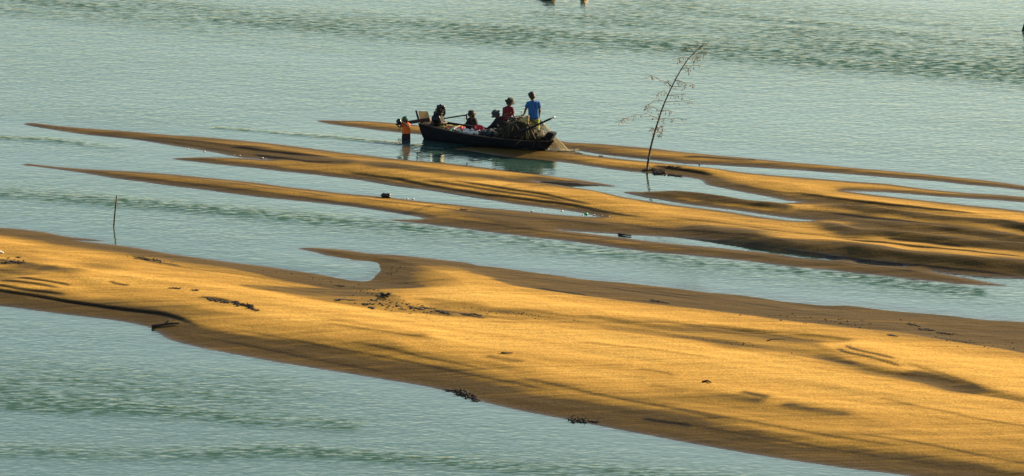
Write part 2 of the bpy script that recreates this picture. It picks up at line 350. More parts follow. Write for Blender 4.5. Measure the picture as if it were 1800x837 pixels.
# wet rim: a wide one on the near, gently draining side of every bar
facing = np.clip(1 - SH / .45, 0, 1)
WET_SHADE += 1.0 * facing
WET_SHADE += np.where(SN > 0, .80 * np.exp(-(SN / 1.1) ** 2) + .75 * np.exp(-(SN / (3.4 + 2.6 * np.clip((X + 2) / 12, 0, 1) + 2.2 * vnoise(X, Y, 8, 1.5, BAR, 33))) ** 2), 0) * (1 - .0 * X)
WET_SHADE += np.where((SF > 0), .55 * np.exp(-SF / .7), 0)
SDd = sdf(X, Y, PL['D']); WET_SHADE += .45 * np.clip(SDd / .15, 0, 1)
WET_SHADE += .38 * (SF > 0) * (SDd < 0)
WET_SHADE += .16 * vnoise(X, Y, 34, 1.6, BAR + .03, 34) + .16 * vnoise(X, Y, 22, .55, BAR + .02, 35)
def zone(pp, a, soft=.10, rag=.25, h=0):
    q = densify(onland(pp)); m = 1.0
    i0, i1 = np.searchsorted(gx, [q[:, 0].min() - m, q[:, 0].max() + m]); j0, j1 = np.searchsorted(gy, [q[:, 1].min() - m, q[:, 1].max() + m])
    sl = (slice(j0, j1), slice(i0, i1)); d = sdf(X[sl], Y[sl], q) + rag * (vnoise(X[sl], Y[sl], 5, .5, BAR, 51) + .6 * vnoise(X[sl], Y[sl], 1.2, .3, BAR, 52))
    g = np.clip(d / soft * .5 + .5, 0, 1); g = g * g * (3 - 2 * g)
    WET_SHADE[sl] += a * g * (1 + .5 * vnoise(X[sl], Y[sl], 8, .35, BAR, 53)) * land[sl]
    if h: Z[sl] += h * np.clip(d / .35, 0, 1) * land[sl]
zone([(780,458),(850,462),(1100,489),(1400,521),(1800,559),(2200,610),(2200,690),(1850,634),(1760,612),(1700,600),(1600,585),(1500,574),(1400,564),(1300,552),(1200,540),(1100,530),(1040,522),(960,510),(900,500),(860,490),(830,478)], .72, .12, .5, -.03)
zone([(730,524),(800,529),(900,539),(1000,549),(1130,563),(1300,577),(1450,591),(1490,600),(1440,606),(1480,624),(1560,646),(1640,657),(1720,682),(1850,710),(1850,722),(1750,703),(1620,681),(1500,660),(1420,637),(1350,622),(1200,597),(1050,574),(900,563),(830,556),(770,547)], .36, .35, .6, -.03)
zone([(640,441),(690,450),(715,465),(690,480),(690,496),(740,502),(600,503),(500,488),(400,468),(360,457),(500,475),(600,488),(650,487),(658,470),(600,455),(540,441)], .6, .15, .3)
zone([(480,503),(600,507),(680,516),(720,530),(800,546),(860,555),(780,553),(700,546),(620,535),(520,518),(430,503)], .5, .2, .4)
zone([(-80,394),(0,401),(120,416),(187,424),(120,424.5),(60,417),(0,411),(-80,404)], .6, .12, .2)
zone([(-80,520),(0,524),(130,542),(250,560),(330,577),(420,597),(560,620),(700,648),(850,677),(1000,705),(1200,748),(1400,790),(1700,832),(1700,850),(1600,838),(1400,812),(1200,778),(1000,740),(850,708),(700,674),(500,642),(300,600),(280,588),(265,578),(150,558),(0,538),(-80,530)], .75, .9, 1.2)
WET_SHADE += .32 * np.clip((-2 - X) / 8, 0, 1) * (SF > 0) * (SDd < 0)
e_ = P(920, 268); WET_SHADE += .5 * np.exp(-((X - e_.x) / 3.5) ** 2 - ((Y - e_.y) / 1.2) ** 2) * (SF > 0)
WET_SHADE = np.clip(WET_SHADE, 0, 1.1) + SCARP_SHADE  # painted scarp shade is added on top of the wetness
def gridmesh(name, X, Y, Z, attrs, m):
    ny, nx = X.shape; me = bpy.data.meshes.new(name)
    co = np.stack([X, Y, Z], -1).reshape(-1, 3).astype(np.float32)
    me.vertices.add(len(co)); me.vertices.foreach_set('co', co.ravel())
    i = np.arange(ny * nx).reshape(ny, nx)
    fc = np.stack([i[:-1, :-1], i[:-1, 1:], i[1:, 1:], i[1:, :-1]], -1).reshape(-1, 4)
    me.loops.add(fc.size); me.loops.foreach_set('vertex_index', fc.ravel().astype(np.int32))
    me.polygons.add(len(fc)); me.polygons.foreach_set('loop_start', np.arange(0, fc.size, 4, dtype=np.int32))
    me.polygons.foreach_set('use_smooth', np.ones(len(fc), bool)); me.update(calc_edges=True)
    for k, a in attrs.items():
        at = me.attributes.new(k, 'FLOAT', 'POINT'); at.data.foreach_set('value', a.ravel().astype(np.float32))
    me.materials.append(m); o = bpy.data.objects.new(name, me); COL.objects.link(o); return o
def zat(x, y):
    i = min(max(np.searchsorted(gx, x) - 1, 0), len(gx) - 2); j = min(max(np.searchsorted(gy, y) - 1, 0), len(gy) - 2)
    u = (x - gx[i]) / (gx[i + 1] - gx[i]); v = (y - gy[j]) / (gy[j + 1] - gy[j])
    return float((Z[j, i] * (1 - u) + Z[j, i + 1] * u) * (1 - v) + (Z[j + 1, i] * (1 - u) + Z[j + 1, i + 1] * u) * v)
def G(px, py):
    """the point of the sand (or water) surface seen at a place of the picture"""
    z = 0
    for _ in range(6): p = P(px, py, z); z = max(zat(p.x, p.y), 0)
    return P(px, py, z)
# ---- sand material
def sand_material():
    m = bpy.data.materials.new('river_sand'); m.use_nodes = True; n = m.node_tree; L = n.links; p = n.nodes['Principled BSDF']
    g = n.nodes.new('ShaderNodeNewGeometry')
    at = n.nodes.new('ShaderNodeAttribute'); at.attribute_name = 'wet_shade'
    def nz(scale, detail=3, rot=True, st=(1, 1, 1)):
        mp = n.nodes.new('ShaderNodeMapping'); mp.vector_type = 'POINT'
        mp.inputs['Rotation'].default_value = (0, 0, -BAR); mp.inputs['Scale'].default_value = st
        t = n.nodes.new('ShaderNodeTexNoise'); t.inputs['Scale'].default_value = scale; t.inputs['Detail'].default_value = detail
        L.new(g.outputs['Position'], mp.inputs[0]); L.new(mp.outputs[0], t.inputs[0]); return t.outputs[0]
    def math_(op, a, b=None, c=False):
        q = n.nodes.new('ShaderNodeMath'); q.operation = op; q.use_clamp = c
        for k, v in enumerate((a, b)):
            if v is None: continue
            if isinstance(v, (int, float)): q.inputs[k].default_value = v
            else: L.new(v, q.inputs[k])
        return q.outputs[0]
    streak = nz(1.0, 4, st=(.10, 2.2, 1)); grain = nz(16, 2); mid = nz(2.5, 4, st=(.5, 1.6, 1)); dots = nz(5.5, 3)
    wet_shade = math_('ADD', at.outputs['Fac'], math_('MULTIPLY', math_('SUBTRACT', streak, .5), .55))
    lam = nz(1.0, 3, st=(.12, 6.0, 1))
    wet_shade = math_('ADD', wet_shade, math_('MULTIPLY', math_('SUBTRACT', lam, .5), .55))
    wet_shade = math_('ADD', wet_shade, math_('MULTIPLY', math_('SUBTRACT', mid, .5), .30))
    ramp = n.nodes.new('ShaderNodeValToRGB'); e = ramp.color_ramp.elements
    e[0].position = 0; e[0].color = (.66, .385, .085, 1); e[1].position = 1; e[1].color = (.022, .015, .006, 1)  # near-black end serves the shade painted along the scarps
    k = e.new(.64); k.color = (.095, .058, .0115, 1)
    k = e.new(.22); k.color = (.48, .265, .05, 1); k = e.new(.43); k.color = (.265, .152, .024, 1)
    L.new(math_('MULTIPLY', wet_shade, .625), ramp.inputs[0])
    mul = n.nodes.new('ShaderNodeMixRGB'); mul.blend_type = 'MULTIPLY'; mul.inputs[0].default_value = 1
    L.new(ramp.outputs[0], mul.inputs[1])
    gr = n.nodes.new('ShaderNodeMapRange'); gr.inputs['From Min'].default_value = .25; gr.inputs['From Max'].default_value = .75
    gr.inputs['To Min'].default_value = .68; gr.inputs['To Max'].default_value = 1.32; L.new(grain, gr.inputs[0])
    cmb = n.nodes.new('ShaderNodeCombineXYZ')
    for i in range(3): L.new(gr.outputs[0], cmb.inputs[i])
    L.new(cmb.outputs[0], mul.inputs[2]); L.new(mul.outputs[0], p.inputs['Base Color'])
    rr = n.nodes.new('ShaderNodeMapRange'); rr.inputs['To Min'].default_value = .95; rr.inputs['To Max'].default_value = .62
    fl = n.nodes.new('ShaderNodeAttribute'); fl.attribute_name = 'film'
    L.new(wet_shade, rr.inputs[0]); L.new(math_('SUBTRACT', rr.outputs[0], math_('MULTIPLY', fl.outputs['Fac'], .5)), p.inputs['Roughness'])
    L.new(math_('ADD', .08, math_('MULTIPLY', fl.outputs['Fac'], .45)), p.inputs['Specular IOR Level'])
    h = math_('ADD', math_('MULTIPLY', grain, .010), math_('ADD', math_('ADD', math_('MULTIPLY', lam, .012), math_('MULTIPLY', mid, .035)), math_('MULTIPLY', dots, .012)))
    b = n.nodes.new('ShaderNodeBump'); b.inputs['Strength'].default_value = .7; b.inputs['Distance'].default_value = 1
    L.new(h, b.inputs['Height']); L.new(b.outputs[0], p.inputs['Normal'])
    return m
ground = gridmesh('sandbar', X, Y, Z, {'wet_shade': WET_SHADE, 'film': np.exp(-np.maximum(SH, 0) / .10)}, sand_material())
tag(ground, 'long golden sandbars and the river bed between them', None, None, 'structure')
# ---- water
wx = grid1(-9000, -21.5, 21.5, 9000, .22, 1.25); wy = grid1(-300, 143, 217, 14000, .18, 1.25)
WX, WY = np.meshgrid(wx, wy)
sf, sn = shore(WX, WY); _, sh = base_h(WX, WY, sf, sn)
depth = np.clip(-sh, 0, 20)
patch = np.zeros_like(WX)
def pband(pp, a, wd):
    q = smoothpts(np.array([P(x, y)[:2] for x, y in pp]))
    best = np.full(WX.shape, 1e9)
    for i in range(len(q) - 1):
        e = q[i + 1] - q[i]; t = np.clip(((WX - q[i, 0]) * e[0] + (WY - q[i, 1]) * e[1]) / (e @ e), 0, 1)
        best = np.minimum(best, np.hypot(WX - q[i, 0] - e[0] * t, WY - q[i, 1] - e[1] * t))
    global patch
    patch = patch + a * np.exp(-(best / wd) ** 2)
pband([(-600,-20),(0,8),(300,25),(700,50),(1000,70),(1400,100),(1800,130),(2400,180)], .9, 2.6)
pband([(1100,20),(1500,60),(1800,90),(2400,150)], .7, 5)
pband([(-300,310),(0,338),(200,355),(400,372),(700,398),(950,428),(1150,450),(1300,468),(1500,488),(1700,512)], 1.1, .8)
pband([(-300,640),(0,672),(200,685),(400,690)], .8, 2.2)
pband([(-300,690),(0,710),(250,722),(450,738),(600,748)], 1.3, .7)
pband([(-300,780),(0,790),(300,800),(500,795),(700,806),(900,822),(1100,833),(1300,850)], 1.0, .7)
pband([(-200,235),(0,243),(100,248),(200,260)], 1.0, .35)
pband([(380,225),(430,229),(500,235),(600,243),(720,255),(850,266)], 1.5, .16)
patch *= 1 + 1.1 * vnoise(WX, WY, 3.5, .8, BAR + .1, 43)
patch += .30 * vnoise(WX, WY, 18, 3, BAR + .1, 41) + .25 * vnoise(WX, WY, 6, 1.2, BAR + .1, 42)
patch = np.clip(patch + .10, 0, 1.5)
calm = np.clip(1 - (-np.minimum(sh, 0)) / 2.2, 0, 1)
def water_material():
    m = bpy.data.materials.new('river_water'); m.use_nodes = True; n = m.node_tree; L = n.links
    n.nodes.remove(n.nodes['Principled BSDF']); out = n.nodes['Material Output']
    g = n.nodes.new('ShaderNodeNewGeometry')
    def attr(k): a = n.nodes.new('ShaderNodeAttribute'); a.attribute_name = k; return a.outputs['Fac']
    def mt(op, a, b=None, c=False):
        q = n.nodes.new('ShaderNodeMath'); q.operation = op; q.use_clamp = c
        for k, v in enumerate((a, b)):
            if v is None: continue
            if isinstance(v, (int, float)): q.inputs[k].default_value = v
            else: L.new(v, q.inputs[k])
        return q.outputs[0]
    def nz(scale, detail, st, rot=0, dist=0):
        mp = n.nodes.new('ShaderNodeMapping'); mp.inputs['Scale'].default_value = st; mp.inputs['Rotation'].default_value = (0, 0, rot)
        t = n.nodes.new('ShaderNodeTexNoise'); t.inputs['Scale'].default_value = scale; t.inputs['Detail'].default_value = detail
        t.inputs['Distortion'].default_value = dist
        L.new(g.outputs['Position'], mp.inputs[0]); L.new(mp.outputs[0], t.inputs[0]); return t.outputs[0]
    fine = nz(5.5, 1.5, (.55, 1, 1), .12); mid = nz(1.9, 2, (.6, 1, 1), .05); big = nz(.6, 2, (.5, 1, 1), .2)
    pt = attr('ripple'); dp = attr('depth'); cm = attr('calm')
    amp = mt('ADD', .27, mt('MULTIPLY', pt, .22)); amp = mt('MULTIPLY', amp, mt('SUBTRACT', 1, mt('MULTIPLY', cm, .45)))
    h = mt('ADD', mt('MULTIPLY', fine, .045), mt('ADD', mt('MULTIPLY', mid, .060), mt('MULTIPLY', big, .04)))
    h = mt('MULTIPLY', h, amp)
    b = n.nodes.new('ShaderNodeBump'); b.inputs['Strength'].default_value = 1; b.inputs['Distance'].default_value = 1
    L.new(h, b.inputs['Height'])
    # silty body of the river: shallow water shows the bed, deep water its own green
    dif = n.nodes.new('ShaderNodeBsdfDiffuse'); dif.inputs['Color'].default_value = (.048, .104, .086, 1)
    tr = n.nodes.new('ShaderNodeBsdfTransparent'); tr.inputs['Color'].default_value = (.80, .86, .78, 1)
    op = mt('SUBTRACT', 1, mt('POWER', 2.718, mt('MULTIPLY', dp, -5.0)))
    bodymix = n.nodes.new('ShaderNodeMixShader'); L.new(op, bodymix.inputs[0]); L.new(tr.outputs[0], bodymix.inputs[1]); L.new(dif.outputs[0], bodymix.inputs[2])
    gl = n.nodes.new('ShaderNodeBsdfGlossy'); gl.inputs['Roughness'].default_value = .07; gl.inputs['Color'].default_value = (.955, 1.0, .815, 1)
    fr = n.nodes.new('ShaderNodeFresnel'); fr.inputs['IOR'].default_value = 1.34
    for q in (gl, fr): L.new(b.outputs[0], q.inputs['Normal'])
    # wind-roughened patches: unresolved wavelets mask the sky reflection (little dark fronts)
    dash = n.nodes.new('ShaderNodeMapRange'); dash.inputs['From Min'].default_value = .40; dash.inputs['From Max'].default_value = .66
    L.new(nz(5.0, 2.5, (.42, 1.0, 1), -.1), dash.inputs[0])
    mott = n.nodes.new('ShaderNodeMapRange'); mott.inputs['From Min'].default_value = .42; mott.inputs['From Max'].default_value = .68
    L.new(nz(9.0, 3, (.55, .8, 1), -.25), mott.inputs[0])
    mask = mt('ADD', mt('MULTIPLY', pt, mt('ADD', .10, mt('MULTIPLY', dash.outputs[0], .78))), mt('MULTIPLY', mott.outputs[0], mt('SUBTRACT', .30, mt('MULTIPLY', cm, .24))))
    frm = mt('MULTIPLY', mt('MULTIPLY', fr.outputs[0], 2.1), mt('SUBTRACT', 1, mask, True), True)
    mx = n.nodes.new('ShaderNodeMixShader'); L.new(frm, mx.inputs[0]); L.new(bodymix.outputs[0], mx.inputs[1]); L.new(gl.outputs[0], mx.inputs[2])
    L.new(mx.outputs[0], out.inputs[0]); return m
water = gridmesh('river_water', WX, WY, np.zeros_like(WX), {'ripple': patch, 'depth': depth, 'calm': calm}, water_material())
tag(water, 'pale green rippled river water around the sandbars', None, None, 'structure')
#OBJECTS
# ------------------------------------------------------------------ materials for the things
M = dict(
    hull=mat('tarred_wood', (.012, .014, .019), .8, (.006, .007, .009), 9, bump=.01, bscale=14, spec=.25, stretch=(.25, 1, 1)),
    wood=mat('weathered_wood', (.11, .075, .045), .8, (.05, .034, .02), 12, bump=.004, stretch=(.3, 2, 2)),
    palewood=mat('varnished_board', (.50, .30, .09), .6, (.34, .19, .05), 7, stretch=(1, 3, 3)),
    iron=mat('dark_iron', (.022, .023, .025), .45, (.012, .012, .013), 20, metallic=.5),
    steel=mat('worn_steel', (.45, .45, .44), .35, (.22, .21, .2), 16, metallic=.8),
    skin=mat('skin', (.17, .085, .045), .6, (.14, .07, .038), 12, spec=.3),
    hair=mat('black_hair', (.012, .010, .009), .6, None, 60),
    eye=mat('eye', (.02, .015, .012), .3), lips=mat('lips', (.16, .06, .045), .5),
    orange=mat('orange_cloth', (.75, .14, .012), .85, (.6, .10, .01), 10, bump=.01, bscale=14),
    green=mat('green_cloth', (.02, .13, .06), .85, (.012, .09, .04), 14, bump=.005),
    maroon=mat('dark_maroon_cloth', (.030, .012, .014), .9, None, 10, bump=.008, bscale=14),
    red=mat('red_cloth', (.20, .008, .015), .85, (.12, .006, .010), 9, bump=.01, bscale=14),
    blue=mat('blue_cloth', (.010, .10, .30), .85, (.007, .07, .22), 6, bump=.012, bscale=11),
    lime=mat('yellow_green_cloth', (.27, .32, .015), .85, (.19, .24, .012), 6, bump=.012, bscale=11),
    navy=mat('navy_cloth', (.014, .016, .028), .9, None, 9, bump=.01, bscale=12),
    black=mat('black_cloth', (.012, .012, .015), .9, None, 9, bump=.01, bscale=12),
    olive=mat('olive_cloth', (.035, .032, .015), .9, None, 9, bump=.006),
    grey=mat('grey_cloth', (.06, .065, .075), .9, (.035, .038, .045), 9, bump=.006),
    net=mat('brown_net', (.036, .032, .013), .95, (.018, .014, .009), 14, bump=.03, bscale=20),
    straw=mat('pale_cord', (.32, .24, .11), .8, (.18, .13, .06), 20),
    mesh=mat('pale_net_thread', (.62, .52, .30), .7, (.5, .42, .24), 20),
    ochre=mat('ochre_tarpaulin', (.50, .36, .11), .7, (.35, .24, .07), 6, bump=.02, bscale=9),
    white=mat('white_plastic', (.78, .77, .70), .5, (.6, .58, .5), 12, bump=.01),
    pink=mat('pink_cloth', (.65, .16, .15), .8, (.45, .08, .08), 14, bump=.01),
    redp=mat('red_plastic', (.60, .012, .018), .4, (.5, .01, .015), 5),
    greenp=mat('green_plastic', (.03, .40, .12), .4, (.02, .28, .08), 9, bump=.01),
    weed=mat('dark_weed', (.034, .024, .014), .9, (.014, .010, .007), 20, bump=.01),
    rubber=mat('black_plastic', (.012, .012, .013), .45, None, 12),
    bamboo=mat('bamboo', (.060, .040, .018), .6, (.022, .018, .010), 9, stretch=(1, 1, .2)),
    twig=mat('dry_twig', (.26, .18, .07), .85, (.12, .08, .04), 20),
    leafr=mat('dry_leaf', (.42, .26, .10), .85, (.30, .15, .06), 16),
)
# ------------------------------------------------------------------ the boat
BS = P(752, 241.5, 0); BB = P(956, 265.0, 0); BL = (BB - BS).length
bu = (BB - BS).normalized(); bang = math.atan2(bu.y, bu.x)
BROT = Matrix.Rotation(bang, 4, 'Z')
def sta(t):
    """half beam at the rail, at the floor; keel height, rail height; all from stern (0) to bow (1)"""
    bt = .44 + .20 * math.sin(math.pi * min(1, max(0, (t + .05) / .95)) * .62) if t < .55 else .44 + .20 * math.sin(math.pi * .6316 * .62) - .0
    k = max(0, (t - .52) / .48); bt = .62 * (1 - k ** 2.3 * .90) if t > .52 else .40 + .22 * math.sin(math.pi / 2 * max(t, 0) / .52)
    return bt
rails = [(-.03, .56), (0, .555), (.12, .50), (.3, .44), (.5, .41), (.7, .385), (.88, .37), (1.0, .385), (1.06, .45)]
def railz(t):
    for (a, za), (b, zb) in zip(rails, rails[1:]):
        if t <= b: return za + (zb - za) * max(0, (t - a) / (b - a))
    return rails[-1][1]
def bp(t, yy, z):                # boat-local
    return Vector((t * BL, yy, z))
boat = tag(empty('wooden_boat', BS, bang), 'long black wooden fishing boat grounded on the far sandbar, full of people and nets', 'boat')
def BLoc(px, py, z, yoff=0):
    """boat-local point: on the boat's long axis (shifted yoff across) below the picture point"""
    best = None
    for k in range(400):
        x = -1.5 + k * .02
        w_ = BS + BROT.to_3x3() @ Vector((x, yoff, z))
        a = (w_.x) / w_.y * F / 1  # approx column
        d = Vector((w_.x, w_.y, w_.z - CAMH)); col = 900 + F * d.x / (d.y * cp - d.z * sp)
        if best is None or abs(col - px) < best[0]: best = (abs(col - px), x, d)
    x = best[1]; w0 = BS + BROT.to_3x3() @ Vector((x, yoff, 0))
    lo, hi = -1, 4
    for _ in range(30):
        z = (lo + hi) / 2; d = Vector((w0.x, w0.y, z - CAMH)); row = 418.5 - F * (d.y * sp + d.z * cp) / (d.y * cp - d.z * sp)
        if row > py: lo = z
        else: hi = z
    return Vector((x, yoff, z))
def hull_mesh(scale=1.0):
    m = MB(); NS = 26; prof = [(-1, 1), (-.93, .62), (-.80, .25), (-.62, .04), (-.3, -.03), (0, -.05), (.3, -.03), (.62, .04), (.80, .25), (.93, .62), (1, 1)]
    np_ = len(prof)
    for side, off in ((0, 0), (1, .035)):
        vs = []
        for i in range(NS):
            t0 = i / (NS - 1)
            b = sta(t0)
            for (py, pz) in prof:
                z = -.06 + (railz(t0) + .06) * pz + (off if abs(py) < .7 else 0)
                zz = max(0, pz)
                # the ends rake outward with height
                ts = t0 + (.035 * -zz if i == 0 else 0)
                if t0 > .8: ts += (t0 - .8) / .2 * (.085 * zz)
                yy = py * max(b - off, .012)
                vs.append(bp(ts, yy, z))
        fs = []
        for i in range(NS - 1):
            for k in range(np_ - 1):
                q = (i * np_ + k, i * np_ + k + 1, (i + 1) * np_ + k + 1, (i + 1) * np_ + k)
                fs.append(q if side == 0 else q[::-1])
        for e in (0, NS - 1):
            fs.append(tuple(e * np_ + k for k in range(np_)))
        m.add(vs, fs)
    return m
hm = hull_mesh(); hull = hm.build('hull', M['hull'], boat)
for s in (-1, 1):
    m = MB(); m.tube([bp(t + (.085 * (t - .8) / .2 if t > .8 else 0), s * (sta(t) + .005), railz(t) + .005) for t in np.linspace(-.02, .98, 30)], .022, 6); m.build('gunwale', M['wood'], boat)
    m = MB(); m.tube([bp(t, s * (sta(t) * .96 + .012), railz(t) * .72) for t in np.linspace(.0, .93, 26)], .016, 6); m.build('rubbing_strake', M['hull'], boat)
# raised stem block at the bow
m = MB()
def stemsec(t, z, hw): return [bp(t, -hw, z), bp(t, hw, z)]
sx = BL
tip = P(980, 235, .62); tl = (BROT.inverted() @ (tip - BS)); 
pts = [(.955 * sx, .34), (1.0 * sx, .46), (tl.x - .24, .70), (tl.x - .06, .69), (tl.x + .02, .66), (1.0 * sx + .03, -.02), (.985 * sx, .28)]
hw = .12
vs = [Vector((x, -hw * (1 if i < 5 else .4), z)) for i, (x, z) in enumerate(pts)] + [Vector((x, hw * (1 if i < 5 else .4), z)) for i, (x, z) in enumerate(pts)]
n_ = len(pts)
fs = [tuple(range(n_))[::-1], tuple(n_ + i for i in range(n_))] + [(i, (i + 1) % n_, n_ + (i + 1) % n_, n_ + i) for i in range(n_)]
m.add(vs, fs); st = m.build('stem', M['hull'], boat, smooth=False)
mm = MB(); mm.bbox((tl.x - .11, 0, .665), (.05, .26, .05), .01); mm.build('cleat', M['hull'], st)
for t, wd in ((.20, .20), (.40, .16), (.60, .16), (.78, .18)):
    m = MB(); m.bbox(bp(t, 0, railz(t) - .07), (wd, sta(t) * 1.86, .03), .006); m.build('thwart', M['wood'], boat)
for t in np.linspace(.1, .9, 13):
    m = MB(); b = sta(t)
    m.tube([bp(t, y * b * .95, (.04 if abs(y) < .7 else .04 + (railz(t) - .06) * (abs(y) - .7) / .3)) for y in (-1, -.9, -.78, -.6, 0, .6, .78, .9, 1)], .018, 5); m.build('rib', M['hull'], boat)
m = MB()
for k in range(5): m.bbox(bp(.035 + .0, -.26 + k * .13, railz(.03) - .02), (.42, .12, .025), .005)
m.build('stern_deck', M['wood'], boat)
m = MB()
for k in range(6): m.bbox(bp(.50, -.27 + k * .108, .07), (BL * .80, .10, .02), .004)
m.build('floorboards', M['wood'], boat)
# upright board at the stern, leaning back
q4 = [BLoc(a, b, 0, .10) for a, b in ((734, 195.3), (743.5, 195.6), (749, 208.5), (738.5, 209.5))]
def slab(m, q4, th):
    nn = (q4[1] - q4[0]).cross(q4[3] - q4[0]).normalized() * th
    m.add([v for v in q4] + [v + nn for v in q4], [(3, 2, 1, 0), (4, 5, 6, 7), (0, 1, 5, 4), (1, 2, 6, 5), (2, 3, 7, 6), (3, 0, 4, 7)])
m = MB(); slab(m, [Vector((v.x, v.y + (.26 if k in (1, 2) else 0) + (.10 if k < 2 else 0), v.z - (.05 if k in (1, 2) else 0) - (.02 if k < 2 else 0))) for k, v in enumerate(q4)], .035)
bd = m.build('stern_board', M['palewood'], boat, smooth=False)
m = MB(); m.tube([q4[0] + Vector((-.03, -.03, .02)), q4[3] + Vector((-.03, -.03, -.08))], [.035, .04], 6); m.build('batten', M['hull'], bd)
# the long-tail engine on its mount
e0 = BLoc(772, 206, .8)
m = MB()
m.bbox(e0 + Vector((0, 0, -.02)), (.30, .34, .36), .04); m.bbox(e0 + Vector((.03, 0, .24)), (.20, .24, .20), .04)
for k in range(6): m.bbox(e0 + Vector((.03, 0, .17 + k * .03)), (.24, .28, .010), .003)
m.bbox(e0 + Vector((-.15, .02, .09)), (.12, .16, .22), .03)
eng = m.build('engine', M['iron'], boat, smooth=False)
m = MB(); c = e0 + Vector((.0, -.20, -.03)); 
for r_, h_ in ((.17, .05), (.12, .08), (.05, .11)):
    m.tube([c + Vector((0, .02, 0)), c + Vector((0, -h_, 0))], r_, 28)
m.tube([c + Vector((math.cos(a) * .155, -.055, math.sin(a) * .155)) for a in np.linspace(0, 2 * math.pi, 30)], .012, 6); m.build('flywheel', M['iron'], eng)
m = MB(); m.capsule(e0 + Vector((-.06, .06, .36)), e0 + Vector((.13, .06, .36)), .07, .07, 16); m.tube([e0 + Vector((.03, .06, .42)), e0 + Vector((.03, .06, .46))], .035, 12); m.build('fuel_tank', M['rubber'], eng)
m = MB(); m.tube([e0 + Vector((.15, .05, .05)), e0 + Vector((.20, .05, .16)), e0 + Vector((.19, .05, .30))], .03, 10); m.capsule(e0 + Vector((.19, .05, .14)), e0 + Vector((.19, .05, .30)), .045, .045); m.build('exhaust', M['iron'], eng)
m = MB(); t0, t1 = BLoc(781, 208.5, 0), BLoc(819, 202.5, 0)
m.tube([t0, t1], .024, 10); m.build('tiller', M['iron'], eng)
m = MB(); m.bbox(t1 + Vector((.03, 0, -.06)), (.06, .05, .22), .015); m.tube([t1 + Vector((-.06, 0, -.02)), t1 + Vector((-.07, 0, -.25)), t1 + Vector((-.03, 0, -.3))], .005, 5); m.build('tiller_grip', M['rubber'], eng)
m = MB()
for dx in (-.16, .14):
    for dy in (-.14, .14): m.tube([e0 + Vector((dx, dy, -.15)), Vector((e0.x + dx * 1.4, dy * 1.2, railz(.1) - .03))], .025, 8)
m.bbox(e0 + Vector((0, 0, -.20)), (.46, .40, .05), .01); m.build('engine_mount', M['wood'], eng)
m = MB(); s0, s1 = BLoc(757, 209.5, 0), BLoc(718, 215.5, 0); dr = (s1 - s0).normalized()
m.bbox((s0 + s1) / 2, ((s1 - s0).length, .13, .12), .01, (s1 - s0).normalized().to_track_quat('X', 'Z').to_matrix()); s2 = s1 + dr * .42
m.tube([s1, s2], .035, 10); m.build('drive_shaft', M['iron'], eng, smooth=False)
m = MB()
m.tube([s2 - dr * .02, s2 + dr * .12], [.045, .02], 10)
side = dr.cross(Vector((0, 1, 0))).normalized()
for k in range(3):
    a = 2 * math.pi * k / 3 + .5; v = (side * math.cos(a) + Vector((0, 1, 0)) * math.sin(a)); tw = dr.cross(v)
    q = s2 + dr * .03
    m.add([q + tw * .02 + dr * .01, q - tw * .02 - dr * .01, q + v * .09 - tw * .05 - dr * .02, q + v * .15, q + v * .10 + tw * .05 + dr * .02], [(0, 1, 2, 3, 4)])
m.tube([s2 - dr * .1, s2 - dr * .06 + Vector((0, 0, -.22)), s2 + dr * .02 + Vector((0, 0, -.22))], [.02, .014, .012], 6)
pr = m.build('propeller', M['iron'], eng); sdm = pr.modifiers.new('thick', 'SOLIDIFY'); sdm.thickness = .008

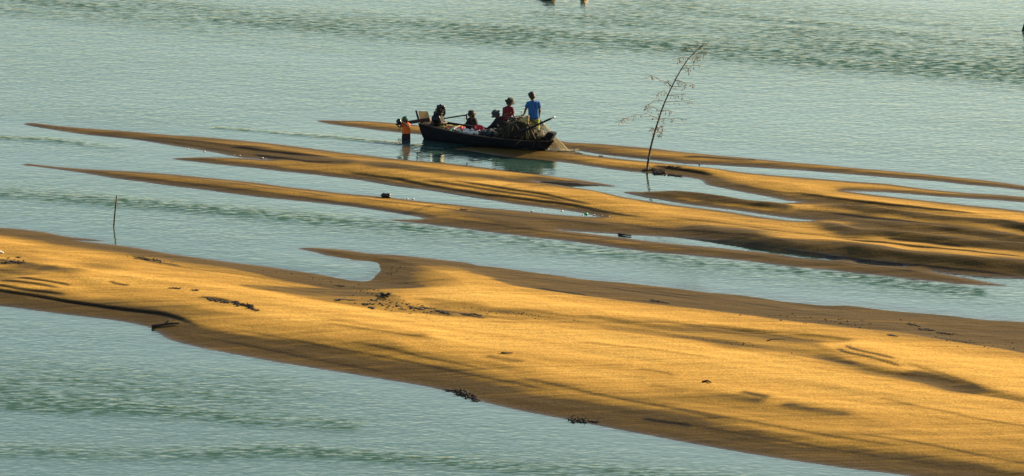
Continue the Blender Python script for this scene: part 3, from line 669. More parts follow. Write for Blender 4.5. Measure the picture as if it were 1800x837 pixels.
# ------------------------------------------------------------------ people
def person(name_label, base, joints, cloth, hat=None, hairy=True, hsize=1.0, face=(0, -1, 0), group=None, sit=False, limb=1.0):
    """joints: dict of local positions (m) relative to base. One fused body; hair, hat and clothes are children."""
    o = tag(empty('person', base), name_label, 'person', group)
    J = {k: Vector(v) for k, v in joints.items()}
    fd = Vector(face).normalized(); up = (J['head'] - J['neck']).normalized(); rt = fd.cross(up).normalized(); fd = up.cross(rt).normalized() * 1
    if fd.dot(Vector(face)) < 0: fd = -fd
    hsize *= 1.10; hr = .098 * hsize; l = limb
    b = MB(); h = J['head']
    rm = Matrix((rt, fd, up)).transposed()
    b.ball(h + up * .02, (hr * .80, hr * .98, hr * 1.12), rm, 3)
    b.ball(h + fd * hr * .28 - up * hr * .55, (hr * .55, hr * .62, hr * .55), rm, 2)            # jaw
    b.capsule(h + fd * hr * .92 + up * hr * .12, h + fd * hr * 1.14 - up * hr * .22, .010, .017, 8)  # nose
    b.ball(h + fd * hr * .86 - up * hr * .52, (.026, .012, .010), rm, 2)
    for s in (-1, 1): b.ball(h + rt * s * hr * .82 - up * .005, (.012, .022, .032), rm, 2)
    b.capsule(J['neck'] - up * .02, h - up * .05, .056 * hsize, .05 * hsize)
    sl, sr, pv = J['sl'], J['sr'], J['pelvis']; ch = (sl + sr) / 2; hl, hr_ = J['hl'], J['hr']
    b.capsule(sl, sr, .062 * l, .062 * l)
    chest = ch.lerp(pv, .32)
    for k in (-1, 1):
        q = (sr - sl).normalized() * k
        b.capsule(ch + q * .07 * l, chest + q * .065 * l, .085 * l, .10 * l); b.capsule(chest + q * .065 * l, pv + q * .05 * l, .10 * l, .095 * l)
    b.capsule(hl, hr_, .098 * l, .098 * l); b.capsule(ch, J['neck'], .07 * l, .055 * l)
    for s_, e_, w_, hd in (('sl', 'el', 'wl', 'fl'), ('sr', 'er', 'wr', 'fr')):
        b.capsule(J[s_], J[e_], .052 * l, .040 * l); b.capsule(J[e_], J[w_], .040 * l, .027 * l)
        d = (J[hd] - J[w_]).normalized(); sd2 = d.cross(fd)
        if sd2.length < .2: sd2 = d.cross(up)
        sd2.normalize(); nn = d.cross(sd2)
        palm = J[w_] + d * .075
        b.capsule(J[w_] + sd2 * .014, palm + sd2 * .022, .018, .017, 8); b.capsule(J[w_] - sd2 * .014, palm - sd2 * .022, .018, .017, 8); b.capsule(J[w_], palm, .019, .018, 8)
        for k, ln in enumerate((.062, .074, .070, .055)):
            r0 = palm + sd2 * (-.036 + .024 * k); m1 = r0 + d * ln * .55 + nn * .008; m2 = m1 + (d * .8 + nn * .6).normalized() * ln * .5
            b.capsule(r0, m1, .0092, .0088, 8); b.capsule(m1, m2, .0088, .0078, 8)
        th = J[w_] + d * .03 + sd2 * .03; b.capsule(th, th + (sd2 + d * .8).normalized() * .042, .012, .010, 8); b.capsule(th + (sd2 + d * .8).normalized() * .042, th + (sd2 + d * .8).normalized() * .042 + (d + sd2 * .2).normalized() * .03, .010, .009, 8)
    for hp, kn, an, to in (('hl', 'kl', 'al', 'tl'), ('hr', 'kr', 'ar', 'tr')):
        if kn not in J: continue
        b.capsule(J[hp], J[kn], .088 * l, .055 * l); b.capsule(J[kn], J[kn].lerp(J[an], .35), .053 * l, .054 * l); b.capsule(J[kn].lerp(J[an], .35), J[an], .054 * l, .034 * l)
        f = (J[to] - J[an]); b.capsule(J[an], J[an] + f * .35, .036, .034); b.capsule(J[an] + f * .3, J[to], .034, .024); b.capsule(J[an], J[an] - f * .18, .034, .032)
    body = fused(b, 'body', M['skin'], o, .0085, 2, .5)
    me = body.data; me.materials.append(M['eye']); me.materials.append(M['lips'])
    eyes = [h + fd * hr * .86 + up * hr * .10 + rt * s * hr * .36 for s in (-1, 1)]; mth = h + fd * hr * .92 - up * hr * .52
    for p in me.polygons:
        c = p.center
        if any((c - e).length < .013 for e in eyes): p.material_index = 1
        elif (c - mth).length < .015: p.material_index = 2
    sc_ = .016
    if 'top' in cloth:
        m = MB(); mt_, sleeve, hem = cloth['top']
        m.capsule(sl, sr, .062 * l + sc_, .062 * l + sc_); m.capsule(ch, J['neck'] - up * .035, .075 * l + sc_, .060 * l + sc_)
        hemp = pv.lerp(ch, -hem)
        for k in (-1, 1):
            q = (sr - sl).normalized() * k
            m.capsule(ch + q * .07 * l, chest + q * .068 * l, .085 * l + sc_, .10 * l + sc_); m.tube([chest + q * .068 * l, chest.lerp(pv, .5) + q * .06 * l, hemp + q * .058 * l], [.10 * l + sc_, .098 * l + sc_ * 1.3, .105 * l + sc_ * 1.6], 16)
        m.tube([chest, hemp], [.11 * l + sc_, .115 * l + sc_], 16)
        for s_, e_, w_ in (('sl', 'el', 'wl'), ('sr', 'er', 'wr')):
            if sleeve <= 1:
                E_ = J[s_].lerp(J[e_], sleeve); m.capsule(J[s_], J[s_].lerp(E_, .3), .054 * l + sc_, .053 * l + sc_); m.tube([J[s_], E_], [.053 * l + sc_, .052 * l + sc_ * 1.6], 14)
            else:
                m.capsule(J[s_], J[e_], .054 * l + sc_, .043 * l + sc_); m.capsule(J[e_], J[w_], .043 * l + sc_, .032 + sc_)
        fused(m, 'shirt', mt_, o, .011, 3, .5)
    if 'legs' in cloth and 'kl' in J:
        m = MB(); mt_, ln = cloth['legs']
        m.capsule(hl, hr_, .098 * l + sc_ * .6, .098 * l + sc_ * .6); m.capsule(pv, pv.lerp(ch, .18), .105 * l + sc_ * .5, .10 * l + sc_ * .5)
        for hp, kn, an in (('hl', 'kl', 'al'), ('hr', 'kr', 'ar')):
            if ln <= 1:
                E_ = J[hp].lerp(J[kn], ln); m.tube([J[hp], J[hp].lerp(E_, .5), E_], [.092 * l + sc_, .092 * l + sc_ * 1.2, .084 * l + sc_ * 2], 16)
            else: m.capsule(J[hp], J[kn], .090 * l + sc_, .060 * l + sc_); m.tube([J[kn], J[kn].lerp(J[an], .9)], [.060 * l + sc_, .050 * l + sc_], 14)
        fused(m, 'shorts' if ln <= 1 else 'trousers', mt_, o, .012, 3, .5)
    if hairy:
        m = MB(); m.ball(h + up * .045 - fd * .02, (hr * 1.0, hr * 1.10, hr * 1.10), rm, 3); m.ball(h - fd * hr * .42 - up * hr * .15, (hr * .92, hr * .82, hr * .95), rm, 3)
        if hat is None:
            for k in range(46):
                a = rng.rand() * 6.28; e = rng.rand() * .9; q = Vector((math.cos(a) * math.cos(e), math.sin(a) * math.cos(e), math.sin(e)))
                qq = rt * q.x + fd * q.y * .9 + up * q.z
                if q.y > .6 and q.z < .4: continue
                m.ball(h + up * .045 + qq * hr * 1.06, .020, None, 1)
        fused(m, 'hair', M['hair'], o, .010, 1, .6)
    if hat:
        kind, hm_, tilt = hat
        m = MB(); cu = (up + Vector(tilt)).normalized(); cx = cu.cross(fd).normalized(); cy = cu.cross(cx)
        def ring(r, z, n=28, wav=0): return [h + cu * (z + wav * math.sin(3 * 2 * math.pi * k / n + 1)) + (cx * math.cos(2 * math.pi * k / n) + cy * math.sin(2 * math.pi * k / n)) * r for k in range(n)]
        rs = [(.175, .028, .014), (.150, .040, .008), (.112, .052, 0), (.106, .10, 0), (.100, .135, .0), (.080, .152, 0), (.03, .158, 0)] if kind == 'brim' else [(.112, .02, 0), (.112, .06, 0), (.10, .105, 0), (.075, .135, 0), (.03, .148, 0)]
        k_ = hsize; vs = []; n = 28
        for r_, z_, wv in rs: vs += ring(r_ * k_, z_ * k_, n, wv)
        fs = [(i * n + k, i * n + (k + 1) % n, (i + 1) * n + (k + 1) % n, (i + 1) * n + k) for i in range(len(rs) - 1) for k in range(n)] + [tuple((len(rs) - 1) * n + k for k in range(n))]
        m.add(vs, fs)
        ht = m.build('hat' if kind == 'brim' else 'cap', hm_, o); sm = ht.modifiers.new('thick', 'SOLIDIFY'); sm.thickness = .008
        if kind == 'brim':
            m = MB(); m.tube(ring(.114 * k_, .058 * k_) + ring(.114 * k_, .058 * k_)[:1], .009, 6); m.build('hat_band', M['black'], ht)
    return o
def J_(px, py, p0, y=0.0):
    """local position from a picture point, for a person based at picture point p0 (same depth, or y metres farther)"""
    return ((px - p0[0]) / 50.0, y, ((p0[1] - py) - 10.4 * y) / 48.9)
# the youth in blue, standing on the bow side, back to us
p0 = (936, 245.5); bz = .10
q = lambda x, y, d=0: J_(x, y, p0, d)
blue = person('standing youth in a bright blue t-shirt and yellow-green shorts, bareheaded, back turned', P(p0[0], p0[1], bz),
    dict(head=q(934.5, 169.5, .02), neck=q(937, 178.2, .0), sl=q(928.8, 182.5, -.02), sr=q(946.2, 182, .06), el=q(924, 192.5, .05), wl=q(921.5, 200, .12), fl=q(919.0, 203.5, .15),
         er=q(949.0, 195, .05), wr=q(947.6, 206, .02), fr=q(947.2, 211, .0), pelvis=q(938, 208, 0), hl=q(933.5, 211, 0), hr=q(942.5, 211, 0),
         kl=q(931.5, 229, .03), al=q(932.5, 245.5, 0), tl=q(929, 245.5, .13), kr=q(942.5, 229, .0), ar=q(943.5, 246, -.06), tr=q(940.5, 246.5, .08)),
    dict(top=(M['blue'], .62, .06), legs=(M['lime'], .85)), face=(-.75, .55, -.15), limb=1.06)
# the one in the red shirt and hat
p0 = (891, 240)
red = person('person in a red shirt and dark brimmed hat reaching down to the net', P(p0[0], p0[1], bz),
    dict(head=q(896, 180.5, .0), neck=q(894, 187.5, .02), sl=q(887, 192, .06), sr=q(899.5, 191.5, -.04), el=q(886.8, 201, -.04), wl=q(893, 200.5, -.12), fl=q(896.5, 199.5, -.15),
         er=q(901.5, 200.5, -.05), wr=q(905, 207.5, -.06), fr=q(908, 210.5, -.07), pelvis=q(889.5, 213, .05), hl=q(886, 216, .06), hr=q(893, 216, .02),
         kl=q(885, 229, -.02), al=q(886, 241, .08), tl=q(889, 241, -.02), kr=q(894, 229, -.06), ar=q(893, 240.5, .04), tr=q(896, 241, -.06)),
    dict(top=(M['red'], .95, -.15), legs=(M['maroon'], 1.5)), hat=('brim', M['olive'], (.0, -.1, 0)), face=(.75, -.5, -.35), hsize=.98)
# the one stooping in dark clothes
p0 = (874, 240)
stoop = person('person stooping in dark clothes and grey brimmed hat, arms stretched down', P(p0[0], p0[1], bz),
    dict(head=q(872.3, 201.5, -.04), neck=q(876, 207.5, -.02), sl=q(872.5, 212, -.10), sr=q(881, 209.5, .06), el=q(864.5, 221, -.16), wl=q(857, 226.5, -.18), fl=q(852, 228.5, -.19),
         er=q(870, 222, -.02), wr=q(862, 227.5, -.08), fr=q(857.5, 230, -.1), pelvis=q(880.5, 228, .05), hl=q(878.5, 230.5, -.03), hr=q(883, 230, .12),
         kl=q(872.5, 231.5, -.2), al=q(874, 241, -.12), tl=q(870, 241.5, -.18), kr=q(877, 232, .1), ar=q(879, 241, .15), tr=q(875, 241, .08)),
    dict(top=(M['navy'], 1.5, .0), legs=(M['navy'], 1.5)), hat=('brim', M['grey'], (-.25, -.05, 0)), face=(-.8, -.35, -.6), hsize=.98)
# the seated one in black by the tiller
p0 = (829, 233.5)
seated = person('person seated in black long sleeves and dark hat, beside the tiller grip', P(p0[0], p0[1], .12),
    dict(head=q(828.8, 202, 0), neck=q(829.5, 208.2, .0), sl=q(824.5, 211.2, -.03), sr=q(835, 211, .04), el=q(820.5, 218.5, -.08), wl=q(813.5, 222.5, -.16), fl=q(810.0, 224.5, -.2),
         er=q(838, 219.5, .04), wr=q(832, 225, -.12), fr=q(828.5, 226, -.16), pelvis=q(833.5, 226, .02), hl=q(830, 227.5, -.05), hr=q(837, 227, .08),
         kl=q(819.5, 222.5, -.1), al=q(817, 232, -.14), tl=q(813, 233, -.18), kr=q(825, 221, .12), ar=q(821, 231.5, .14), tr=q(817, 232, .1)),
    dict(top=(M['black'], 1.5, .02), legs=(M['black'], 1.5)), hat=('brim', M['olive'], (.05, 0, 0)), face=(-.9, -.2, -.2), hsize=.95)
# the child in orange, wading by the stern
p0 = (713, 256)
child = person('child in a bright orange shirt and green cap wading in the water behind the stern', P(p0[0], p0[1], -.22) ,
    dict(head=q(712.5, 211.5, 0), neck=q(713.8, 216.8, .02), sl=q(709.5, 219.5, .05), sr=q(718.5, 219.3, -.06), el=q(706.5, 222.5, .02), wl=q(703.6, 219.5, -.06), fl=q(702.0, 217.5, -.08),
         er=q(716.8, 221.6, -.22), wr=q(709.8, 216.4, -.20), fr=q(706.3, 215.2, -.16), pelvis=q(714.3, 233, .0), hl=q(711.2, 236, .02), hr=q(717, 236, -.02),
         kl=q(710.5, 246, .0), al=q(711, 256.5, .04), tl=q(708, 257, .0), kr=q(716.8, 246, -.03), ar=q(716.5, 257, 0), tr=q(713.5, 257.5, -.05)),
    dict(top=(M['orange'], .75, .10), legs=(M['maroon'], .9)), hat=('cap', M['green'], (-.06, 0, 0)), face=(-.85, -.3, -.25), hsize=.84, limb=.82)
child.location.z = -.22
pot = tag(empty('cooking_pot', P(702.6, 214, .62) + Vector((0, -.10, 0))), 'round dark metal pot with a bright steel rim held up by the child in orange', 'pot')
pot.location = child.location + Vector(q(701.8, 214.2, -.16)); pot.rotation_euler = (R(8), R(62), 0)
m = MB(); n = 28; prof = [(.02, -.085), (.07, -.08), (.10, -.04), (.112, .0), (.108, .04), (.092, .07), (.088, .085)]
vs = []; 
for r_, z_ in prof: vs += [Vector((r_ * math.cos(2 * math.pi * k / n), r_ * math.sin(2 * math.pi * k / n), z_)) for k in range(n)]
m.add(vs, [tuple(range(n))] + [(i * n + k, i * n + (k + 1) % n, (i + 1) * n + (k + 1) % n, (i + 1) * n + k) for i in range(len(prof) - 1) for k in range(n)])
po = m.build('bowl', M['iron'], pot); so = po.modifiers.new('t', 'SOLIDIFY'); so.thickness = .006
m = MB(); m.tube([Vector((.098 * math.cos(a), .098 * math.sin(a), .088)) for a in np.linspace(0, 2 * math.pi, 30)], .012, 8); m.build('rim', M['steel'], pot)

# ------------------------------------------------------------------ nets, bundles and gear in the boat
def at_boat(px, py, yoff=0): return BS + BROT.to_3x3() @ BLoc(px, py, 0, yoff)
heap = tag(empty('fishing_net', at_boat(915, 241)), 'big heap of tangled brown fishing net and straw in front of the two standing people', 'net')
hb = Vector(heap.location); m = MB()
def hp_(px, py, yo=0): return at_boat(px, py, yo) - hb
for (px, py, yo, r) in [(905, 231, -.05, (.42, .42, .30)), (893, 234, -.1, (.28, .34, .22)), (885, 239, -.05, (.22, .3, .12)), (917, 226, .05, (.36, .36, .32)), (927, 232, -.1, (.34, .36, .26)), (938, 237, -.1, (.26, .32, .18)), (912, 216, .05, (.24, .26, .14)), (945, 241, -.1, (.16, .26, .12))]:
    m.ball(hp_(px, py, yo), r, None, 4, .45, px)
lump = fused(m, 'net_pile', M['net'], heap, .022, 0, .6)
def strands(n, rad, mt_, name, parent, region, seed, ln=(.15, .6), outward=.06):
    r = random.Random(seed); m = MB()
    vs = [v.co.copy() for v in lump.data.vertices]; ns = [v.normal.copy() for v in lump.data.vertices]
    idx = [i for i in range(len(vs)) if region(vs[i]) and ns[i].z > -.3 and (ns[i].y < .5 or ns[i].z > .3)]
    for _ in range(n):
        i = r.choice(idx); p = vs[i] + ns[i] * .01; d = Vector((r.gauss(0, 1), r.gauss(0, .6), r.gauss(-.3, .8))).normalized(); d = (d - ns[i] * d.dot(ns[i]) * .8).normalized()
        L_ = r.uniform(*ln); pts = []
        for k in range(7):
            pts.append(p.copy()); p = p + d * L_ / 7 + ns[i] * outward * math.cos(k * .5) / 7; d = (d + Vector((r.gauss(0, .35), r.gauss(0, .35), r.gauss(-.1, .35)))).normalized()
        m.tube(pts, rad * r.uniform(.6, 1.3), 5)
    return m.build(name, mt_, parent)
strands(150, .008, M['net'], 'net_folds', heap, lambda v: True, 1, (.3, .8))
strands(38, .008, M['straw'], 'cord_strands', heap, lambda v: True, 2, (.15, .5), .12)
strands(16, .014, M['rubber'], 'dark_line', heap, lambda v: True, 3, (.3, .9), .1)
for a, b in [((903, 221), (899, 231)), ((907, 218), (912, 227)), ((926, 222), (931, 240)), ((933, 228), (941, 244)), ((928, 236), (929, 246)), ((925, 228), (926, 245))]:
    m = MB(); m.tube([hp_(*a, -.42), hp_(*b, -.5)], .012, 6); m.build('bamboo_slat', M['straw'], heap)
for o_ in heap.children:
    if o_.name.split('.')[0] in ('net_folds', 'cord_strands', 'dark_line'): o_['kind'] = 'stuff'
def sheet(name, corners, mt_, label, cat, nu=14, nv=10, sag=.04, wr=.03, seed=0, thick=.012, parent=None, origin=None):
    og = origin if origin is not None else corners[0]
    o_ = tag(empty(name, og), label, cat) if parent is None else parent
    m = MB(); a, b, c, d = [Vector(x) - Vector(og) for x in corners]; vs = []
    for i in range(nu):
        for j in range(nv):
            u, v = i / (nu - 1), j / (nv - 1); p = (a * (1 - u) + b * u) * (1 - v) + (d * (1 - u) + c * u) * v
            k = mnoise.noise(Vector((u * 4 + seed, v * 3, seed * 1.7))) + .5 * mnoise.noise(Vector((u * 9, v * 8 + seed, 2)))
            vs.append(p + Vector((0, -.4 * wr * k, wr * k - sag * 4 * v * (1 - v) * 0)))
    m.add(vs, [(i * nv + j, (i + 1) * nv + j, (i + 1) * nv + j + 1, i * nv + j + 1) for i in range(nu - 1) for j in range(nv - 1)])
    bpy.data.objects.remove(o_)
    ob = m.build(name, mt_, None, loc=og); tag(ob, label, cat)
    s_ = ob.modifiers.new('t', 'SOLIDIFY'); s_.thickness = thick; return ob
sheet('tarpaulin', [at_boat(908, 207, .25), at_boat(930, 204, .15), at_boat(929.5, 218.5, -.22), at_boat(909, 212, -.25)], M['ochre'], 'folded ochre tarpaulin lying on top of the net heap beside the youth in blue', 'tarpaulin', wr=.07, seed=3)
sheet('sacking', [at_boat(893, 211, .15), at_boat(908, 207, .15), at_boat(908, 215, -.2), at_boat(895, 217, -.2)], M['straw'], 'pale straw-coloured sacking under the hand of the person in red', 'sacking', wr=.08, seed=5)
sheet('mat', [at_boat(783, 219.2, .35), at_boat(812, 222.0, .35), at_boat(812, 225, .05), at_boat(783, 222, .05)], M['ochre'], 'long ochre mat laid along the far side of the boat behind the pale bundles', 'mat', 20, 6, wr=.025, seed=6)
sheet('red_cloth', [at_boat(781, 222.5, .0), at_boat(797, 224.5, .0), at_boat(798, 227, -.22), at_boat(782, 225.5, -.22)], M['red'], 'strip of red cloth lying near the engine, in front of the ochre mat', 'cloth', 14, 6, wr=.04, seed=8)
def bundle(px, py, yo, r, mt_, label, cat, seed, group=None, name='bundle'):
    m = MB(); m.ball((0, 0, 0), r, Matrix.Rotation(seed * 1.3, 3, 'Z'), 4, .9, seed); o_ = m.build(name, mt_, None, loc=at_boat(px, py, yo))
    return tag(o_, label, cat, group)
bundle(811, 226.5, -.15, (.14, .12, .07), M['pink'], 'crumpled pink cloth by the hand of the seated person in black', 'cloth', 2, name='crumpled_cloth')
bundle(778, 223.5, -.1, (.16, .12, .05), M['ochre'], 'tan crumpled sack at the foot of the engine', 'sack', 4, name='sack')
bundle(787, 228.5, -.35, (.10, .07, .05), M['wood'], 'small brown wooden-coloured block near the side below the red cloth', 'block', 5, name='block')
BAGL = ['off-white bag touching the red cloth strip, farthest left of the heap', 'off-white bag second from the left, beside the ochre mat', 'off-white bag just left of and below the pink cloth', 'off-white bag touching the right side of the pink cloth',
 'off-white bag against the knees of the person in black', 'off-white bag at the near rail directly below the pink cloth', 'off-white bag at the near rail, below the person in black', 'lowest off-white bag at the near rail, left of the red basin', 'off-white bag at the near rail under the left edge of the red basin',
 'off-white bag at the near rail right under the middle of the red basin', 'off-white bag between the person in black and the red basin', 'rightmost off-white bag, between the red basin and the grey bundles']
for i, (px, py, yo) in enumerate([(798, 227.0, -.22), (802.5, 226.0, -.05), (806.5, 229.2, -.3), (817, 228.5, -.18), (821.5, 229.0, -.25), (816.5, 232.2, -.42), (823, 233.0, -.42), (827.5, 234.5, -.44), (832.5, 232.8, -.34), (838, 233.5, -.40), (830, 229.2, -.15), (843, 231.5, -.32)]):
    bundle(px, py, yo, (.075, .06, .05), M['white'], BAGL[i], 'bag', i + 10, 'off-white bags heaped amidships in the boat', 'plastic_bag')
for i, (px, py, yo) in enumerate([(792, 229.5, -.42), (800, 231.3, -.45), (809, 232.5, -.46)]):
    bundle(px, py, yo, (.11, .04, .025), M['greenp'] if i != 1 else M['olive'], ('short green net roll along the near rail, nearest the engine', 'short olive net roll along the near rail between two green ones', 'short green net roll along the near rail, nearest the off-white bags')[i], 'net roll', i + 40, name='net_roll')
bundle(859, 234.0, -.15, (.26, .2, .10), M['grey'], 'dark grey canvas bundle under the stooping person\'s hands', 'bundle', 51, name='canvas_bundle')
bundle(850, 232.2, -.25, (.14, .14, .07), M['grey'], 'smaller grey bundle next to the red basin', 'bundle', 53, name='canvas_bundle')
# red basin
bz_ = tag(empty('basin', at_boat(842, 227, -.1)), 'shallow red plastic basin in the middle of the boat', 'basin')
m = MB(); n = 32; vs = []
for r_, z_ in ((.08, -.06), (.11, -.055), (.155, .05), (.175, .055)): vs += [Vector((r_ * math.cos(2 * math.pi * k / n), r_ * math.sin(2 * math.pi * k / n), z_)) for k in range(n)]
m.add(vs, [tuple(range(n))] + [(i * n + k, i * n + (k + 1) % n, (i + 1) * n + (k + 1) % n, (i + 1) * n + k) for i in range(3) for k in range(n)])
b_ = m.build('bowl', M['redp'], bz_); b_.modifiers.new('t', 'SOLIDIFY').thickness = .006; b_.rotation_euler = (R(24), R(8), 0)
# punting pole across the bow
pa, pb, pc = at_boat(975, 205.5, -.35), at_boat(928, 227, -.45), at_boat(862, 255, -.66)
pole = tag(empty('punt_pole', pc), 'dark wooden pole propped slantwise over the bow with a pale bare tip', 'pole')
m = MB(); m.tube([pc - pc, (pb - pc) * .5, pb - pc, (pa - pc) - (pa - pb).normalized() * .14], [.008, .014, .034, .036], 10); m.build('shaft', M['hull'], pole)
m = MB(); m.tube([(pa - pc) - (pa - pb).normalized() * .15, pa - pc], [.034, .030], 10); m.build('tip', M['white'], pole)
# the net hung out over the bow to dry
top = at_boat(949.5, 211, .25); fan = tag(empty('draped_net', top), 'fine pale net draped like a veil over the bow down onto the sand', 'net')
foot = [G(x, y) for x, y in [(948, 250), (956, 256), (963, 262), (970, 265), (977, 266), (984, 266.5), (990, 266), (996, 265.5), (1001, 264.5)]]
foot[0] = at_boat(948, 246, .2); foot[1] = at_boat(955, 250, .25)
m = MB(); NT = 64; rows = 26; g = []
for i in range(NT):
    u = i / (NT - 1) * (len(foot) - 1); k = min(int(u), len(foot) - 2); f_ = foot[k].lerp(foot[k + 1], u - k)
    col = []
    for j in range(rows):
        v = j / (rows - 1); p = top.lerp(f_, v) + Vector((0, 0, .10 * math.sin(math.pi * v) * (-1 if i < 40 else -.3))) + Vector((.02 * math.sin(i * 1.9 + v * 5), .06 * math.sin(i * .8) * v, 0))
        p.z = max(p.z, zat(p.x, p.y) + .015); col.append(p - top)
    g.append(col); m.tube(col[::2] + [col[-1]], (.0036) if i not in (0, 46, 47, 49, 50, 61, 62, 63) else .009, 4, False)
for j in range(2, rows):
    m.tube([g[i][j] for i in range(NT)], .0034, 4, False)
m.build('netting', M['mesh'], fan)
m = MB(); r = random.Random(4)
for k in range(40):
    x = r.uniform(958, 1003); a = G(x, 265.5 + r.uniform(-1.5, 1.2)) - top; pts = [a + Vector((t * r.uniform(.05, .1), r.uniform(-.05, .05), .015 + .03 * r.random())) for t in range(6)]; m.tube(pts, .007, 5)
m.build('gathered_hem', M['mesh'], fan)

# ------------------------------------------------------------------ poles in the river
def px_line(pts, base, yaw=0): return [Vector(J_(x, y, base, 0)) for x, y in pts]
pb0 = (1137, 300.5); bp0 = G(*pb0); bp0.z = -.05
bam = tag(empty('bamboo_pole', bp0), 'tall bent bamboo pole with sparse dry twigs, standing right of the boat', 'bamboo pole')
cl = px_line([(1137, 303), (1138.5, 285), (1141.5, 266), (1146, 246), (1150.5, 229), (1155.5, 213), (1161, 195), (1168, 177), (1176, 159), (1185, 141), (1196, 121), (1208, 104), (1221, 91), (1234, 79.5)], pb0)
m = MB(); nn_ = [(a.lerp(b, t), 0.040 - .030 * (i + t) / (len(cl) - 1), t == .5) for i, (a, b) in enumerate(zip(cl, cl[1:])) for t in (0, .45, .5, .55)]; m.tube([q_[0] for q_ in nn_] + [cl[-1]], [q_[1] * (1.35 if q_[2] else 1) for q_ in nn_] + [.009], 10); culm = m.build('culm', M['bamboo'], bam)
def along(t):
    t *= len(cl) - 1; k = min(int(t), len(cl) - 2); return cl[k].lerp(cl[k + 1], t - k)
def branch(start, pts, leaves, seed, rad=.0075):
    r = random.Random(seed); m = MB(); ctr = [Vector(J_(x, y, pb0, 0)) for x, y in pts]
    dy = r.uniform(-.5, .5)
    path = [start] + [c_ + Vector((0, dy * (i + 1) / len(ctr), 0)) for i, c_ in enumerate(ctr)]
    fine_ = []
    for a, b in zip(path, path[1:]):
        for t in (0, .5): fine_.append(a.lerp(b, t) + Vector((r.gauss(0, .01), 0, r.gauss(0, .012))))
    fine_.append(path[-1]); m.tube(fine_, list(np.linspace(rad, rad * .45, len(fine_))), 5)
    for _ in range(leaves):
        p = fine_[min(int(abs(r.gauss(0, .35)) * 0 + (1 - r.random() ** 2 * .9) * (len(fine_) - 1)), len(fine_) - 1)]
        d = Vector((r.gauss(0, 1), r.gauss(0, 1), r.gauss(-.35, .7))).normalized(); L_ = r.uniform(.05, .16)
        m.tube([p, p + d * L_ * .6, p + d * L_ + Vector((0, 0, -.02))], [.004, .0035, .002], 4)
        sdv = d.cross(Vector((0, 0, 1))).normalized() * .016; e_ = p + d * L_
        d2 = (d + Vector((0, 0, -.5))).normalized(); m.add([e_, e_ + d2 * .05 + sdv, e_ + d2 * .11, e_ + d2 * .05 - sdv], [(0, 1, 2, 3)])
    return m
def starts(px, py): 
    q_ = Vector(J_(px, py, pb0)); return min((along(t) for t in np.linspace(0, 1, 120)), key=lambda p: (p - q_).length)
BR = [((1157, 209), [(1148, 203), (1136, 199.5), (1120, 200), (1108, 202), (1096, 205.5), (1088, 211)], 26), ((1157, 209), [(1170, 206.5), (1185, 206), (1206, 206)], 12), ((1151, 226), [(1160, 222), (1168, 221)], 14), ((1151, 226), [(1146, 224), (1145, 228)], 16),
      ((1153, 222), [(1158, 229), (1163, 232)], 22), ((1161, 195), [(1150, 190), (1142, 186), (1132, 190)], 10), ((1161, 195), [(1170, 193), (1180, 195)], 8), ((1167, 180), [(1160, 176), (1148, 178), (1138, 184), (1132, 190)], 10), ((1167, 180), [(1182, 178.5), (1200, 177), (1218, 174)], 10),
      ((1173, 167), [(1165, 159), (1158, 164), (1152, 168)], 18), ((1173, 167), [(1188, 166), (1203, 165.5)], 12), ((1179, 153), [(1172, 146), (1171, 136)], 14), ((1179, 153), [(1166, 146), (1152, 141), (1135, 136)], 12), ((1179, 153), [(1192, 152), (1206, 150)], 7),
      ((1185, 141), [(1192, 146), (1196, 143)], 8), ((1185, 141), [(1198, 145), (1208, 146), (1220, 148)], 12), ((1194, 125), [(1203, 121), (1211, 128)], 16), ((1202, 118), [(1216, 119), (1232, 119)], 10), ((1208, 107), [(1200, 100), (1188, 104), (1194, 110)], 20), ((1208, 107), [(1218, 109), (1230, 107)], 14), ((1216, 96), [(1206, 86), (1198, 96)], 10), ((1216, 96), [(1226, 98), (1240, 95)], 10), ((1228, 86), [(1236, 82), (1240, 76)], 8), ((1228, 86), [(1220, 82), (1224, 78)], 7)]
for i, (s_, pts, lv) in enumerate(BR):
    branch(starts(*s_), pts, int(lv * 1.3), i + 3, .010).build('branch', M['leafr'] if i % 3 == 0 else M['twig'], bam, smooth=False)
sb0 = (200, 399); s_0 = P(*sb0, 0); stake = tag(empty('stake', s_0), 'thin bare stake leaning slightly in the channel at the left', 'stake')
m = MB(); m.tube([Vector(J_(x, y, sb0)) for x, y in [(199.2, 408), (200, 399), (201.5, 383), (203.6, 365), (206, 347.5)]], [.026, .026, .026, .025, .021], 8)
m.build('shaft', M['bamboo'], stake)
r0 = P(1797.5, 54, 0); post = tag(empty('mooring_post', r0), 'dark wooden post leaning out of the water at the right edge', 'post')
m = MB(); m.tube([Vector((0, 0, -.3)), Vector((.04, 0, .0)), Vector((.16, 0, .45)), Vector((.36, 0, 1.2)), Vector((.42, 0, 1.5))], [.075, .075, .07, .06, .055], 12); m.build('shaft', M['hull'], post)
m = MB()
for k in range(4): m.tube([Vector((.13 + .07 * math.cos(a), .07 * math.sin(a), .34 + k * .025)) for a in np.linspace(0, 6.28, 16)], .014, 6)
m.build('rope_turns', M['wood'], post)
